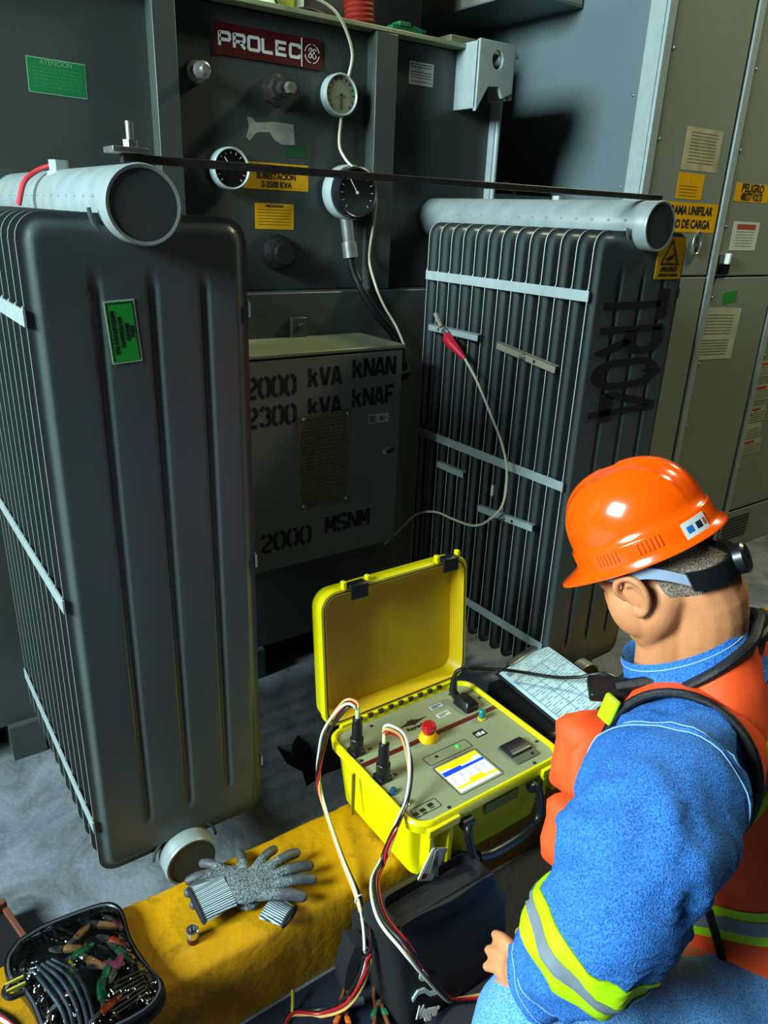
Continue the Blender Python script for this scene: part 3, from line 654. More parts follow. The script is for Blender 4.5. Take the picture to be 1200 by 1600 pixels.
# ================================================================== yellow test case
ycase = mat('yellow_polymer', '#e8dc00', .35, 0, .05, 10, .03, 200)
ylid = mat('yellow_lid_lining', '#dcb800', .45, 0, .16, 7, .05, 60)
cs = empty('test_instrument_case', (1.075, 1.17, .22), 'open yellow hard case holding a winding resistance tester, standing on the yellow curb', 'instrument case')
def RR_(x0, x1, y0, y1, z, r, n=6): return [V((x, y, z)) for x, y in rrect(x0, x1, y0, y1, r, n)]
bd = MB()
bd.loft([RR_(.885, 1.265, 1.02, 1.33, .222, .03), RR_(.872, 1.278, 1.008, 1.342, .230, .035), RR_(.852, 1.298, .992, 1.352, .385, .04), RR_(.846, 1.304, .986, 1.356, .40, .042),
         RR_(.836, 1.314, .972, 1.366, .402, .045), RR_(.834, 1.316, .970, 1.368, .425, .045), RR_(.838, 1.312, .974, 1.364, .431, .043), RR_(.843, 1.307, .979, 1.359, .431, .042),
         RR_(.846, 1.304, .982, 1.356, .427, .041), RR_(.847, 1.303, .983, 1.355, .415, .041)], caps=True)
build(bd, 'case_body', ycase, cs, smooth=40)
for x0 in (.868, .925, 1.235, 1.275): build(MB().box(x0, x0+.014, .966, 1.0, .27 if x0 < .93 else .33, .405), 'moulded_rib', ycase, cs, bevel=.002)
for xa, xb in ((.862, .955), (1.225, 1.300)): build(MB().box(xa, xb, .962, .974, .395, .418), 'latch_lug', ycase, cs, bevel=.003)
build(MB().box(.829, .838, 1.225, 1.229, .27, .40), 'side_seam', mat('seam_shadow', '#8a7a00', .6), cs)
pnl = mat('olive_panel', '#8d9370', .45, 0, .08, 8)
pn = build(MB().prism(rrect(.8475, 1.3025, .9835, 1.3545, .04, 6), .412, .421), 'control_panel', pnl, cs, smooth=30)
ZP = .421
build(MB().box(.855, 1.30, 1.212, 1.226, ZP, ZP+.0012), 'maroon_stripe', mat('maroon_stripe', '#5a1214', .4), pn)
def outline(mb, x0, x1, y0, y1, r, t=.0018, h=.0012):
    a = rrect(x0, x1, y0, y1, r, 4); a.append(a[0]); mb.tube([(x, y, ZP) for x, y in a], t/1.6, 5)
ol = MB(); outline(ol, .994, 1.135, 1.008, 1.118, .006); outline(ol, .995, 1.136, 1.127, 1.160, .006); outline(ol, .862, .935, 1.008, 1.036, .004)
build(ol, 'panel_outlines', mat('panel_ink', '#1d2015', .6), pn)
scr = build(MB().box(1.000, 1.127, 1.015, 1.111, ZP, ZP+.0015), 'display', mat('screen_white', '#cfe4ee', .3, var=.02, emit=.75), pn)
sy = mat('screen_yellow', '#f2cf10', .3, var=.02, emit=.75); sb = mat('screen_blue', '#1240c8', .3, var=.02, emit=.75)
build(MB().box(1.000, 1.127, 1.096, 1.111, ZP+.0015, ZP+.0018).box(1.03, 1.10, 1.089, 1.096, ZP+.0015, ZP+.0018), 'screen_bar', sy, scr)
build(MB().box(1.000, 1.127, 1.074, 1.083, ZP+.0015, ZP+.0018).box(1.000, 1.06, 1.083, 1.089, ZP+.0015, ZP+.0018), 'screen_header', sb, scr)
build(MB().box(1.000, 1.127, 1.024, 1.032, ZP+.0015, ZP+.0018).box(1.045, 1.09, 1.032, 1.042, ZP+.0015, ZP+.0018), 'screen_footer', sy, scr)
tk = MB(); rd = random.Random(4)
for r_ in range(6):
    for c_ in range(5): 
        x = 1.008+.024*c_+rd.uniform(0, .004); y = 1.046+.0048*r_ if r_ < 5 else 1.019
        tk.box(x, x+rd.uniform(.004, .012), y, y+.0014, ZP+.0015, ZP+.0018)
build(tk, 'screen_digits', mat('screen_grey', '#53637c', .4, emit=.2), scr)
es = build(MB().rev([(.026, 0), (.026, .006), (.018, .020)], UP(1.057, 1.213, ZP), 28), 'stop_button_collar', mat('button_yellow', '#e8b800', .35), pn)
build(MB().rev([(.014, 0), (.014, .012), (.0195, .014), (.020, .024), (.017, .030), (1e-6, .032)], UP(1.057, 1.213, ZP+.016), 28), 'emergency_button', mat('button_red', '#b3101c', .25, coat=.5), es)
build(MB().rev([(.0045, 0), (.0045, .003), (1e-6, .006)], UP(1.099, 1.147, ZP), 14), 'status_light', mat('green_led', '#20e040', .2, emit=2.5), pn)
build(MB().rev([(.004, 0), (.004, .002)], UP(1.03, 1.146, ZP), 14), 'dark_indicator', black, pn)
kk = build(MB().rev([(.011, 0), (.011, .005), (.009, .006)], UP(1.232, 1.200, ZP), 20), 'knob_base', mat('button_yellow', '#e8b800'), pn)
build(MB().rev([(.009, 0), (.009, .020), (.007, .023)], UP(1.232, 1.200, ZP+.006), 12), 'rotary_knob', mat('teal_plastic', '#1b7f7a', .35), kk, smooth=20)
qr = build(MB().box(1.168, 1.204, 1.144, 1.168, ZP, ZP+.001), 'data_plate', black, pn)
tk = MB()
for k in range(5): tk.box(1.172+.006*k, 1.175+.006*k+.002*(k % 2), 1.148, 1.158+.002*(k % 3), ZP+.001, ZP+.0014)
build(tk, 'plate_print', white, qr, smooth=None)
for x0, y0 in ((1.140, 1.300), (1.135, 1.262)):
    lb = build(MB().box(x0, x0+.042, y0, y0+.018, ZP, ZP+.001), 'panel_label', offwhite, pn)
    build(MB().box(x0+.005, x0+.037, y0+.010, y0+.013, ZP+.001, ZP+.0013).box(x0+.005, x0+.025, y0+.004, y0+.007, ZP+.001, ZP+.0013), 'label_print', ink, lb, smooth=None)
pr = build(MB().prism(rrect(1.182, 1.262, 1.010, 1.086, .004, 3), ZP, ZP+.004), 'printer_frame', mat('printer_grey', '#5b614c', .5), pn, bevel=.001)
build(MB().loft([[V((1.186+.072*a, 1.034+.048*b, ZP+.004+h)) for a, b in ((0, 0), (1, 0), (1, 1), (0, 1))] for h in (0, .006)]+[[V((1.188+.068*a, 1.040+.038*b, ZP+.013)) for a, b in ((0, 0), (1, 0), (1, 1), (0, 1))]]), 'printer_cover', dark, pr, bevel=.002)
build(MB().box(1.192, 1.252, 1.044, 1.047, ZP+.013, ZP+.0145), 'paper_slot', steel, pr)
build(MB().rev([(.004, 0), (.004, .002)], UP(1.243, 1.020, ZP+.004), 12), 'feed_button', black, pr)
# bird emblem and lettering on the panel
lg_ = MB()
lg_.prism([(1.012,1.287),(1.035,1.290),(1.050,1.296),(1.055,1.302),(1.060,1.296),(1.066,1.302),(1.071,1.296),(1.086,1.291),(1.115,1.289),(1.090,1.285),(1.072,1.281),(1.062,1.277),(1.050,1.282),(1.035,1.284)], ZP, ZP+.001)
build(lg_, 'bird_emblem', mat('maroon_ink', '#2c1011', .5), pn, smooth=None)
text('Raytech', .017, UP(1.058, 1.268, ZP+.0005), mat('maroon_ink', '#2c1011'), pn, bold=.0006, sx=1.05)
text('H', .014, UP(.905, 1.262, ZP+.0005), ink, pn, bold=.0006); text('X', .014, UP(.905, 1.150, ZP+.0005), ink, pn, bold=.0006)
sc_ = MB()
for x, y in ((1.231, 1.332), (1.292, 1.275), (1.291, 1.050), (1.225, .994), (.862, 1.236), (.945, .994), (.96, 1.335)): sc_.rev([(.0045, 0), (.0045, .0015)], UP(x, y, ZP), 12)
for x, y in ((1.231, 1.332), (1.292, 1.275), (1.291, 1.050), (1.225, .994), (.862, 1.236), (.945, .994), (.96, 1.335)):
    build(MB().rev([(.0045, 0), (.0045, .0015)], UP(x, y, ZP), 12), 'panel_screw', black, pn)
for x, y in ((.866, 1.018), (.887, 1.020), (.912, 1.024)):
    build(MB().cbox(.013, .009, .002, UP(x, y, ZP+.001, .1)), 'data_port', black, pn)
    build(MB().cbox(.011, .002, .002, UP(x, y-.009, ZP+.0005)), 'port_mark', ink, pn)
for x, y, m_ in ((.864, 1.103, mat('blue_jack', '#3a6a8c', .2, .5)), (.866, 1.057, steel)):
    build(MB().rev([(.010, 0), (.010, .004), (.007, .005), (.007, .012), (.003, .013)], UP(x, y, ZP), 16), 'banana_jack', m_, pn)
# lid
LT = Matrix.Translation((0, 1.368, .436)) @ Matrix.Rotation(math.radians(-5.0), 4, 'X')
def LR(x0, x1, z0, z1, y, r): return [V((x, y, z)) for x, z in rrect(x0, x1, z0, z1, r, 6)]
ld = MB(); lx0, lx1, lz0, lz1 = .834, 1.316, .0, .385
ld.loft([LR(lx0+.03, lx1-.03, lz0+.03, lz1-.03, .060, .03), LR(lx0+.008, lx1-.008, lz0+.006, lz1-.008, .052, .045), LR(lx0+.004, lx1-.004, lz0+.002, lz1-.004, .018, .046), LR(lx0, lx1, lz0, lz1, .016, .046),
         LR(lx0, lx1, lz0, lz1, .002, .046), LR(lx0+.003, lx1-.003, lz0+.003, lz1-.003, -.002, .045), LR(lx0+.010, lx1-.010, lz0+.010, lz1-.010, -.002, .041)], caps=False, M=LT)
v_ = [LT @ p for p in LR(lx0+.03, lx1-.03, lz0+.03, lz1-.03, .060, .03)]; ld.add(v_, [tuple(range(len(v_)))])
lid = build(ld, 'lid', ycase, cs, smooth=40)
gk = MB(); a = LR(lx0+.011, lx1-.011, lz0+.011, lz1-.011, -.001, .040); gk.tube([LT @ p for p in a], .0024, 6, closed=True)
build(gk, 'gasket', black, lid)
li = MB(); li.loft([LR(lx0+.010, lx1-.010, lz0+.010, lz1-.010, -.002, .041), LR(lx0+.014, lx1-.014, lz0+.014, lz1-.014, -.003, .039), LR(lx0+.017, lx1-.017, lz0+.017, lz1-.017, .004, .036), LR(lx0+.024, lx1-.024, lz0+.024, lz1-.024, .044, .034)], caps=False, M=LT)
v_ = [LT @ p for p in LR(lx0+.024, lx1-.024, lz0+.024, lz1-.024, .044, .034)]; li.add(v_, [tuple(range(len(v_)))])
build(li, 'lid_lining', ylid, lid, smooth=40)
for x in (.918, 1.218):
    la = build(MB().box(x, x+.052, -.012, .014, .380, .392, LT).box(x, x+.052, -.016, -.010, .352, .390, LT), 'latch', dark, lid, bevel=.002)
    for dx in (-.016, .056): build(MB().box(x+dx, x+dx+.012, -.004, .012, .378, .402, LT), 'latch_bracket', ycase, lid, bevel=.003)
hg = MB()
for k in range(9): hg.box(.93+.034*k, .945+.034*k, -.014, -.006, -.004, .006, LT)
build(hg, 'hinge_slots', mat('hinge_shadow', '#35300a', .6), lid)
hk = MB().box(.88, 1.27, 1.358, 1.372, .424, .440)
build(hk, 'hinge', ycase, cs, bevel=.002)
# handle
hd = MB().tube(spline([(.985, .975, .380), (.975, .955, .372), (.975, .948, .345), (.990, .942, .292), (1.02, .940, .274), (1.08, .939, .270), (1.15, .940, .275), (1.20, .942, .290), (1.213, .948, .325), (1.208, .955, .372), (1.20, .975, .385)], 5), .010, 12)
hnd = build(hd, 'carry_handle', dark, cs)
gr_ = MB().tube(spline([(1.005, .9408, .283), (1.05, .939, .272), (1.13, .939, .272), (1.185, .9408, .283)], 6), .0135, 14); build(gr_, 'grip', dark, hnd)
for x in (.982, 1.205): build(MB().cyl((x-.016, .968, .378), (x+.016, .968, .378), .013), 'handle_pivot', dark, hnd)
build(MB().box(1.06, 1.17, .9865, .990, .345, .375), 'moulded_plate', mat('moulded_yellow', '#8a7c00', .5), cs)
# plugs in the panel
def connector(x, y, label):
    c = empty('cable_connector', (x, y, ZP), label, 'connector')
    build(MB().box(x-.018, x+.018, y-.018, y+.018, ZP, ZP+.012), 'flange', dark, c, bevel=.002)
    build(MB().rev([(.017, .012), (.017, .020), (.0175, .022), (.0175, .046), (.0155, .048)], UP(x, y, ZP), 16), 'coupling_ring', dark, c, smooth=15)
    build(MB().rev([(.0135, .046), (.0135, .085), (.0125, .087), (.0125, .104), (.008, .108)], UP(x, y, ZP), 20), 'barrel', dark, c)
    build(MB().rev([(.006, .104), (.0055, .140), (.0045, .142)], UP(x, y, ZP), 12), 'heat_shrink', mat('pale_sleeve', '#c9d49a', .5), c); return c
connector(.868, 1.268, 'black round connector with pale sleeve at the back left panel corner, by the lid')
connector(.870, 1.155, 'black round connector with pale sleeve in the middle of the panel left edge')
pw = empty('power_plug', (1.235, 1.27, ZP), 'black angled mains plug pushed into the back right of the case panel', 'plug')
build(MB().loft([[V((x, y, ZP+h)) for x, y in rrect(1.212-s_, 1.256+s_, 1.236-s_, 1.300+s_, .008, 3)] for h, s_ in ((0, .001), (.018, 0), (.026, -.006))]), 'plug_body', dark, pw)
build(MB().tube([(1.225, 1.300, ZP+.014), (1.222, 1.312, ZP+.03), (1.222, 1.312, ZP+.065), (1.225, 1.312, ZP+.078)], [.012, .012, .009, .007], 12), 'strain_relief', dark, pw)
pc = MB().tube(spline([(1.222, 1.312, .49), (1.228, 1.308, .515), (1.254, 1.296, .522), (1.342, 1.308, .482), (1.471, 1.326, .42), (1.56, 1.24, .415), (1.61, 1.19, .425), (1.67, 1.12, .45), (1.72, 1.02, .36), (1.74, .95, .15), (1.76, .9, .02), (1.9, .8, .012)]), .0055)
tag(build(pc, 'black_cable', dark), 'black mains cord arching from the mains plug across the paper sheets', 'cord')
# test lead bundles
WC = (('white_lead', '#d8dcd0'), ('black_lead', '#15171a'), ('red_lead', '#b01824'), ('yellow_lead', '#d8a860'))
def bundle(pts, group, where, spread=.0058, sd=0):
    P = spline(pts, 7); offs = ((-1, .6), (1, .7), (.9, -.7), (-.6, -1)); labs = {'white_lead': 'white', 'black_lead': 'black', 'red_lead': 'red', 'yellow_lead': 'pale yellow'}
    for q, (nm, c) in enumerate(WC):
        out = []
        for i, p in enumerate(P):
            t = (P[min(i+1, len(P)-1)]-P[max(i-1, 0)]).normalized(); u = t.cross(V((.2, .3, 1))).normalized(); v = t.cross(u)
            tw = i*.05+sd; f_ = min(1, i/6+.5)*min(1.3, .9+.5*math.sin(i*.11+sd))
            a, b_ = offs[q]; ca, sa = math.cos(tw), math.sin(tw)
            pp = p+(u*(a*ca-b_*sa)+v*(a*sa+b_*ca))*spread*f_
            pp.z = max(pp.z, .0042); out.append(pp)
        tag(build(MB().tube(out, .0035, 8), 'test_lead', mat(nm, c, .35)), f'{labs[nm]} test lead {where}', 'cable', group)
bundle([(.866, 1.268, .556), (.862, 1.276, .566), (.845, 1.29, .562), (.812, 1.31, .50), (.796, 1.318, .435), (.785, 1.317, .335), (.780, 1.266, .272), (.742, 1.13, .262), (.733, 1.045, .223), (.697, .958, .226), (.677, .930, .160), (.638, .938, .075), (.600, .985, .012), (.545, 1.02, .012), (.505, .99, .012), (.48, .93, .012)],
       'test leads from the rear connector', 'from the rear connector, down the left side of the yellow case')
bundle([(.870, 1.155, .556), (.878, 1.15, .568), (.900, 1.121, .552), (.892, 1.08, .498), (.862, 1.047, .446), (.806, 1.01, .430), (.772, 1.01, .345), (.722, .970, .346), (.693, .902, .332), (.698, .822, .322), (.742, .799, .233), (.822, .817, .085), (.862, .838, .022), (.885, .832, .012), (.93, .81, .012), (1.0, .78, .012)],
       'test leads from the front connector', 'from the front connector, over the case rim and black bag', sd=1.6)
zt = MB().tube([(.732+.011*math.cos(a), 1.04, .224+.011*math.sin(a)) for a in [2*math.pi*k/12 for k in range(12)]], .002, 6, closed=True)
tag(build(zt, 'zip_tie', white), 'white zip tie round the cable bundle at the curb edge', 'zip tie')
# badge hanging from the case
bdg = empty('plastic_badge', (.875, .953, .31), 'clear plastic badge with red mark hanging from the yellow case front latch', 'badge')
MBd = FR(.870, .953, .328, math.radians(-28))
clear = mat('clear_film', '#dfe8e8', .12, var=.02, spec=.8, alpha=.25)
build(MB().prism(rrect(-.026, .026, -.042, .042, .006, 4), -.001, .0025, MBd), 'holder', mat('milky_film', '#b9c0b8', .2, spec=.8), bdg, smooth=30)
cd = build(MB().prism(rrect(-.022, .022, -.038, .038, .004, 3), .0025, .003, MBd), 'card', offwhite, bdg)
build(MB().box(-.020, -.006, -.036, -.022, .003, .0034, MBd), 'red_mark', red_p, cd)
lines(MBd, .0, .018, [.02-.006*k for k in range(6)], .0015, mat('grey_print', '#6b7568'), cd, h=.0034)
build(MB().tube(spline([(.862, .955, .405), (.868, .950, .385), (.880, .951, .367)], 4), .0018, 6), 'bead_chain', steel, bdg)
kz = MB()
for k in range(5): kz.tube(spline([(.872+.002*k, .947, .372), (.864+.003*k, .944, .35), (.858+.006*k, .945, .315-.006*k)], 4), .0016, 6)
tag(build(kz, 'lanyard_keys', steel), 'bunch of thin metal keys hanging over the clear badge', 'keys')

# ================================================================== black case, papers
dc = empty('document_case', (1.55, 1.22, .22), 'black hard case on the curb right of the open yellow case, under paper sheets', 'case')
Mdc = Matrix.Translation((1.555, 1.215, .222)) @ Matrix.Rotation(math.radians(-6), 4, 'Z')
def RM(x0, x1, y0, y1, z, r): return [Mdc @ V((x, y, z)) for x, y in rrect(x0, x1, y0, y1, r, 4)]
build(MB().loft([RM(-.15, .15, -.14, .14, .0, .02), RM(-.158, .158, -.148, .148, .01, .025), RM(-.162, .162, -.152, .152, .085, .028)]), 'base', dark, dc, smooth=40)
build(MB().loft([RM(-.165, .165, -.155, .155, .088, .03), RM(-.165, .165, -.155, .155, .105, .03), RM(-.160, .160, -.150, .150, .110, .03), RM(-.158, .158, -.148, .148, .140, .028), RM(-.148, .148, -.138, .138, .148, .025)]), 'lid', dark, dc, smooth=40)
build(MB().box(-.172, -.160, -.03, .03, .06, .115, Mdc), 'latch', black, dc, bevel=.003)
# clipboard plus paper stack
Mp = Matrix(); 
p00, p10, p01 = V((1.443, 1.066, .385)), V((1.691, 1.111, .388)), V((1.472, 1.379, .385))
ex = (p10-p00); ey = (p01-p00); ez = ex.cross(ey).normalized()
PF = Matrix(((ex.x, ey.x, ez.x, p00.x), (ex.y, ey.y, ez.y, p00.y), (ex.z, ey.z, ez.z, p00.z), (0, 0, 0, 1)))
cbd = empty('clipboard', (1.56, 1.22, .372), 'black clipboard lying under the paper sheets on the black case', 'clipboard')
build(MB().box(-.04, 1.04, -.04, 1.03, -.010, -.007, PF), 'board', black, cbd)
build(MB().box(.22, .78, .97, 1.05, -.006, .006, PF), 'clip', steel, cbd, bevel=.002)
paper = mat('form_paper', '#bfe0ea', .6, 0, .04, 5)
for k in range(3):
    o = build(MB().box(.0+.012*k, 1.0-.01*k, -.0+.008*k, 1.0-.006*k, -.006+.002*k, -.0045+.002*k, PF), 'paper_sheet', paper)
    tag(o, ('bottom sheet of the printed form stack on the clipboard', 'middle sheet of the printed form stack, just under the top form', 'top sheet of printed forms with black table lines on the clipboard')[k], 'paper', 'printed forms on the clipboard')
fm = MB(); rd = random.Random(9)
for k in range(30):
    y = .93-.03*k; x = .05
    while x < .93:
        L_ = rd.uniform(.03, .12)
        if rd.random() < .6: fm.box(x, min(.94, x+L_), y, y+.005, 0, .0004, PF)
        x += L_+.02
for y in (.96, .80, .62, .44, .22, .05): fm.box(.04, .95, y-.004, y, 0, .0004, PF)
for x in (.04, .35, .62, .945): fm.box(x, x+.006, .05, .8, 0, .0004, PF)
fm.box(.05, .2, .88, .93, 0, .0005, PF)
build(fm, 'form_print', mat('form_ink', '#6d8890', .6), o, smooth=None)

# ================================================================== bag on the floor
cloth = mat('black_nylon', '#0f1116', .7, 0, .3, 12, .3, 160)
bg = empty('tool_bag', (.9, .97, 0), 'black fabric bag with Megger printed on it, standing against the curb below the yellow case', 'bag')
def BR(x0, x1, y0, y1, z, r, dx=0):
    out = []
    for i, (x, y) in enumerate(rrect(x0, x1, y0, y1, r, 7)):
        k = noise.noise(V((x*14, y*14, z*9)))*.012; out.append(V((x+k+dx, y+k*.6, z)))
    return out
bb = MB().loft([BR(.735, 1.02, .845, 1.03, .0, .02), BR(.725, 1.03, .840, 1.045, .02, .025), BR(.718, 1.05, .853, 1.055, .10, .03), BR(.712, 1.055, .868, 1.06, .18, .03), BR(.705, 1.02, .882, 1.0, .25, .03, .0), BR(.702, .985, .888, .962, .295, .028), BR(.728, .98, .893, .958, .298, .025), BR(.732, .975, .897, .955, .27, .022)])
build(bb, 'body', cloth, bg, smooth=60)
fb = MB().loft([[V((x, y, z)) for x, y, z in ((.725+.27*t, .876+.004*math.sin(9*t), .305-.012*t), (.725+.27*t, .884, .305-.012*t), (.735+.27*t, .884, .262-.012*t), (.735+.27*t, .876+.004*math.sin(9*t), .262-.012*t))] for t in [k/8 for k in range(9)]])
build(fb, 'top_band', mat('nylon_webbing', '#1b1d20', .6, bump=.3, bs=300), bg, bevel=.002)
sp = MB().loft([[V((.672-.012*math.sin(3*t)+dx*.5, .965+.03*t+dy, .19-.19*t)) for dx, dy in ((0, 0), (.05, -.01), (.06, .03), (.01, .05))] for t in [k/6 for k in range(7)]])
build(sp, 'side_flap', cloth, bg, smooth=60)
MBg = FR(.738, .8405, .078) @ Matrix.Rotation(math.radians(-14), 4, 'X') @ Matrix.Rotation(math.radians(-24), 4, 'Z') @ Matrix.Diagonal((.8, 1.35, 1, 1))
text('Megger', .030, MBg @ Matrix.Translation((.066, -.004, .001)), white, bg, bold=.0008, ext=.001, sx=.9)
em = MB().prism([(.02+.016*math.cos(a), .058+.010*math.sin(a)) for a in [2*math.pi*k/14 for k in range(14)]], -.004, .001, MBg)
em.stroke([(.0, .018), (.012, .030), (.035, .032), (.06, .024), (.10, .026)], .007, -.004, .001, MBg)
build(em, 'globe_emblem', mat('pale_print', '#9fb6b8', .5), bg, smooth=None)
build(MB().ell((.905, .886, .19), (.005, .003, .005), n=8, m=6).ell((1.0, .886, .03), (.004, .003, .003), n=8, m=6), 'paint_specks', white, bg)
# dark sheet that darkens the floor in front of the curb
mt = MB().loft([[V((x, y, z+.001)) for x, y in rrect(-.6, 2.4, -.4, 1.062, .01, 4)] for z in (0, .006)])
tag(build(mt, 'dark_floor_sheet', mat('navy_sheet', '#0d1626', .6, 0, .3, 6, .3, 50)), 'dark navy sheet covering the floor in front of the curb', 'mat')
# clamps on the dark sheet
copper = mat('copper_jaw', '#b8683a', .35, .6)
def kelvin(p, ang, col, label, L_=.11):
    M = Matrix.Translation(p) @ Matrix.Rotation(ang, 4, 'Z'); c = empty('kelvin_clamp', p, label, 'clamp', None)
    for s_ in (-1, 1):
        build(MB().loft([[M @ V((x, s_*(y0+dy), z)) for dy, z in ((0, .002), (.007, .002), (.007, .012), (0, .012))] for x, y0 in ((-L_*.55, .016), (-.01, .004), (.02, .006), (L_*.5, .0))]), 'jaw', copper, c, bevel=.001)
        build(MB().loft([[M @ V((x, s_*(y0+dy), z)) for dy, z in ((-.002, .0), (.010, .0), (.010, .015), (-.002, .015))] for x, y0 in ((-L_*.25, .011), (-.012, .005))]), 'grip_sleeve', col, c, bevel=.002)
    build(MB().cyl(M @ V((0, 0, .0)), M @ V((0, 0, .018)), .005), 'pivot_pin', steel, c); return c
org = mat('orange_grip', '#c8641a', .45); grn = mat('green_grip', '#0f6a3c', .45)
kelvin((.715, .925, .012), math.radians(62), grn, 'clamp with copper jaws and green grips on the dark sheet, left of the bag')
kelvin((.640, .955, .012), math.radians(52), org, 'clamp with orange grips on the dark sheet beside the green one')
for a, b_, lab in (((.500, .975, .022), (.57, .955, .022), 'short steel tube lying on the sheet near the curb foot'), ((.69, .95, .024), (.655, .96, .024), 'small chrome sleeve between the orange and green clamps')):
    tag(build(MB().cyl(a, b_, .009), 'metal_sleeve', steel), lab, 'sleeve')
tag(build(MB().tube(spline([(.560, 1.045, .05), (.552, 1.03, .03), (.545, 1.02, .018)], 4), .004), 'brass_terminal', mat('brass', '#b8a838', .3, .6)), 'thin brass terminal pin leaning on the foot of the curb', 'terminal')

# ================================================================== gloves
knit = mat('knit_glove', '#7d8a8e', .85, 0, .0, 260, .6, 300, col2='#20262a'); coat_ = mat('nitrile_coating', '#4c5154', .55, 0, .35, 60, .3, 120)
cuffm = mat('striped_cuff', '#9fb0b4', .8)
def stripe(m, ang, sc, c1, c2):
    nt = m.node_tree; N = nt.nodes; L = nt.links; b = N['Principled BSDF']; tc = N.new('ShaderNodeTexCoord'); mp = N.new('ShaderNodeMapping')
    mp.inputs['Rotation'].default_value = (0, 0, -ang); wv = N.new('ShaderNodeTexWave'); wv.bands_direction = 'Y'; wv.inputs['Scale'].default_value = sc; wv.inputs['Distortion'].default_value = .6; wv.inputs['Detail'].default_value = 1
    L.new(tc.outputs['Object'], mp.inputs[0]); L.new(mp.outputs[0], wv.inputs[0]); r = N.new('ShaderNodeValToRGB'); r.color_ramp.elements[0].color = (*rgb(c1), 1); r.color_ramp.elements[1].color = (*rgb(c2), 1); r.color_ramp.elements[0].position = .3; r.color_ramp.elements[1].position = .6
    L.new(wv.outputs['Fac'], r.inputs[0]); L.new(r.outputs[0], b.inputs['Base Color'])
def glove(zb, cuff, palm, fingers, label, ang):
    g = empty('work_glove', (palm[0][0], palm[0][1], zb), label, 'glove', None)
    mb = MB(); z = zb+.014
    for (x, y, rx, ry) in palm: mb.ell((x, y, z), (rx, ry, .0145), n=16, m=10)
    for (x0, y0, x1, y1, r) in fingers:
        mx, my = (x0+x1)/2, (y0+y1)/2
        limb(mb, [(x0, y0, z), (mx, my, z+.007), (x1, y1, z-.001)], [r*1.05, r, r*.85], 10)
    o = remesh(mb, 'knit_shell', knit, g, .0028, 3)
    for (x0, y0, x1, y1, r) in fingers:
        a = V((x0, y0, z)).lerp(V((x1, y1, z)), .52); a.z += .0065
        fb_ = MB(); limb(fb_, [a, a.lerp(V((x1, y1, z)), .5)+V((0, 0, .002)), (x1, y1, z-.001)], [r*1.03, r*1.04, r*.95], 12)
        build(fb_, 'coated_fingertip', coat_, g, smooth=80)
    (ax, ay), (bx_, by) = cuff[0], cuff[1]; w0, w1 = cuff[2], cuff[3]
    d = V((bx_-ax, by-ay, 0)).normalized(); nn = V((-d.y, d.x, 0)); rg = []
    for k in range(9):
        t = k/8; c = V((ax, ay, 0)).lerp(V((bx_, by, 0)), t); w_ = w0+(w1-w0)*t; ring = []
        for j in range(64):
            a = 2*math.pi*j/64; rr = 1+.035*math.cos(j*math.pi); hz = .012*(1-.2*(1-t))
            ring.append(c+nn*w_*math.cos(a)*rr+V((0, 0, zb+.013+hz*math.sin(a)*rr)))
        rg.append(ring)
    cm_ = mat('striped_cuff_%d' % round(math.degrees(ang)), '#9fb0b4', .8); stripe(cm_, ang, 60, '#12161a', '#a8bcc4')
    build(MB().loft(rg), 'knit_cuff', cm_, g, smooth=80, origin=(ax, ay, zb))
    hm = MB(); hm.tube([c for c in [V((ax, ay, 0))+nn*(w0+.001)*math.cos(a)+V((0, 0, zb+.013+.010*math.sin(a))) for a in [2*math.pi*j/24 for j in range(24)]]], .004, 8, closed=True)
    build(hm, 'cuff_hem', mat('navy_hem', '#0c1424', .8), g); return g
glove(.2205, ((.572, 1.080), (.545, 1.13), .026, .034), ((.515, 1.19, .035, .05), (.50, 1.24, .045, .045)),
      ((.49, 1.25, .408, 1.225, .011), (.49, 1.255, .410, 1.262, .0115), (.49, 1.27, .424, 1.292, .0115), (.505, 1.27, .470, 1.322, .011), (.54, 1.235, .556, 1.300, .012)),
      'lower of two grey knit work gloves, its fingertips poking out at the left', math.radians(118))
glove(.244, ((.405, 1.200), (.482, 1.197), .050, .044), ((.515, 1.190, .045, .052), (.545, 1.178, .04, .048)),
      ((.55, 1.215, .620, 1.246, .0112), (.565, 1.20, .660, 1.208, .0120), (.57, 1.178, .668, 1.158, .0122), (.565, 1.155, .655, 1.120, .0118), (.53, 1.148, .612, 1.092, .0128)),
      'upper grey knit work glove with striped cuff, lying palm down across the other', math.radians(-2))
# socket
sk = MB().rev([(.0125, 0), (.0125, .016), (.0135, .018), (.0135, .034), (.0115, .035), (.0085, .034), (.008, .02)], UP(.376, 1.150, .2205), 24)
o = build(sk, 'wrench_socket', mat('chrome', '#d0d4d8', .12, .95, .02), smooth=30, origin=(.376, 1.150, .2205)); tag(o, 'small chrome wrench socket standing on the yellow curb below the gloves', 'socket')
build(MB().rev([(.0129, .001), (.0129, .014), (.0126, .015)], UP(.376, 1.150, .2205), 24), 'copper_band', mat('copper_dark', '#5c2a18', .3, .7), o)

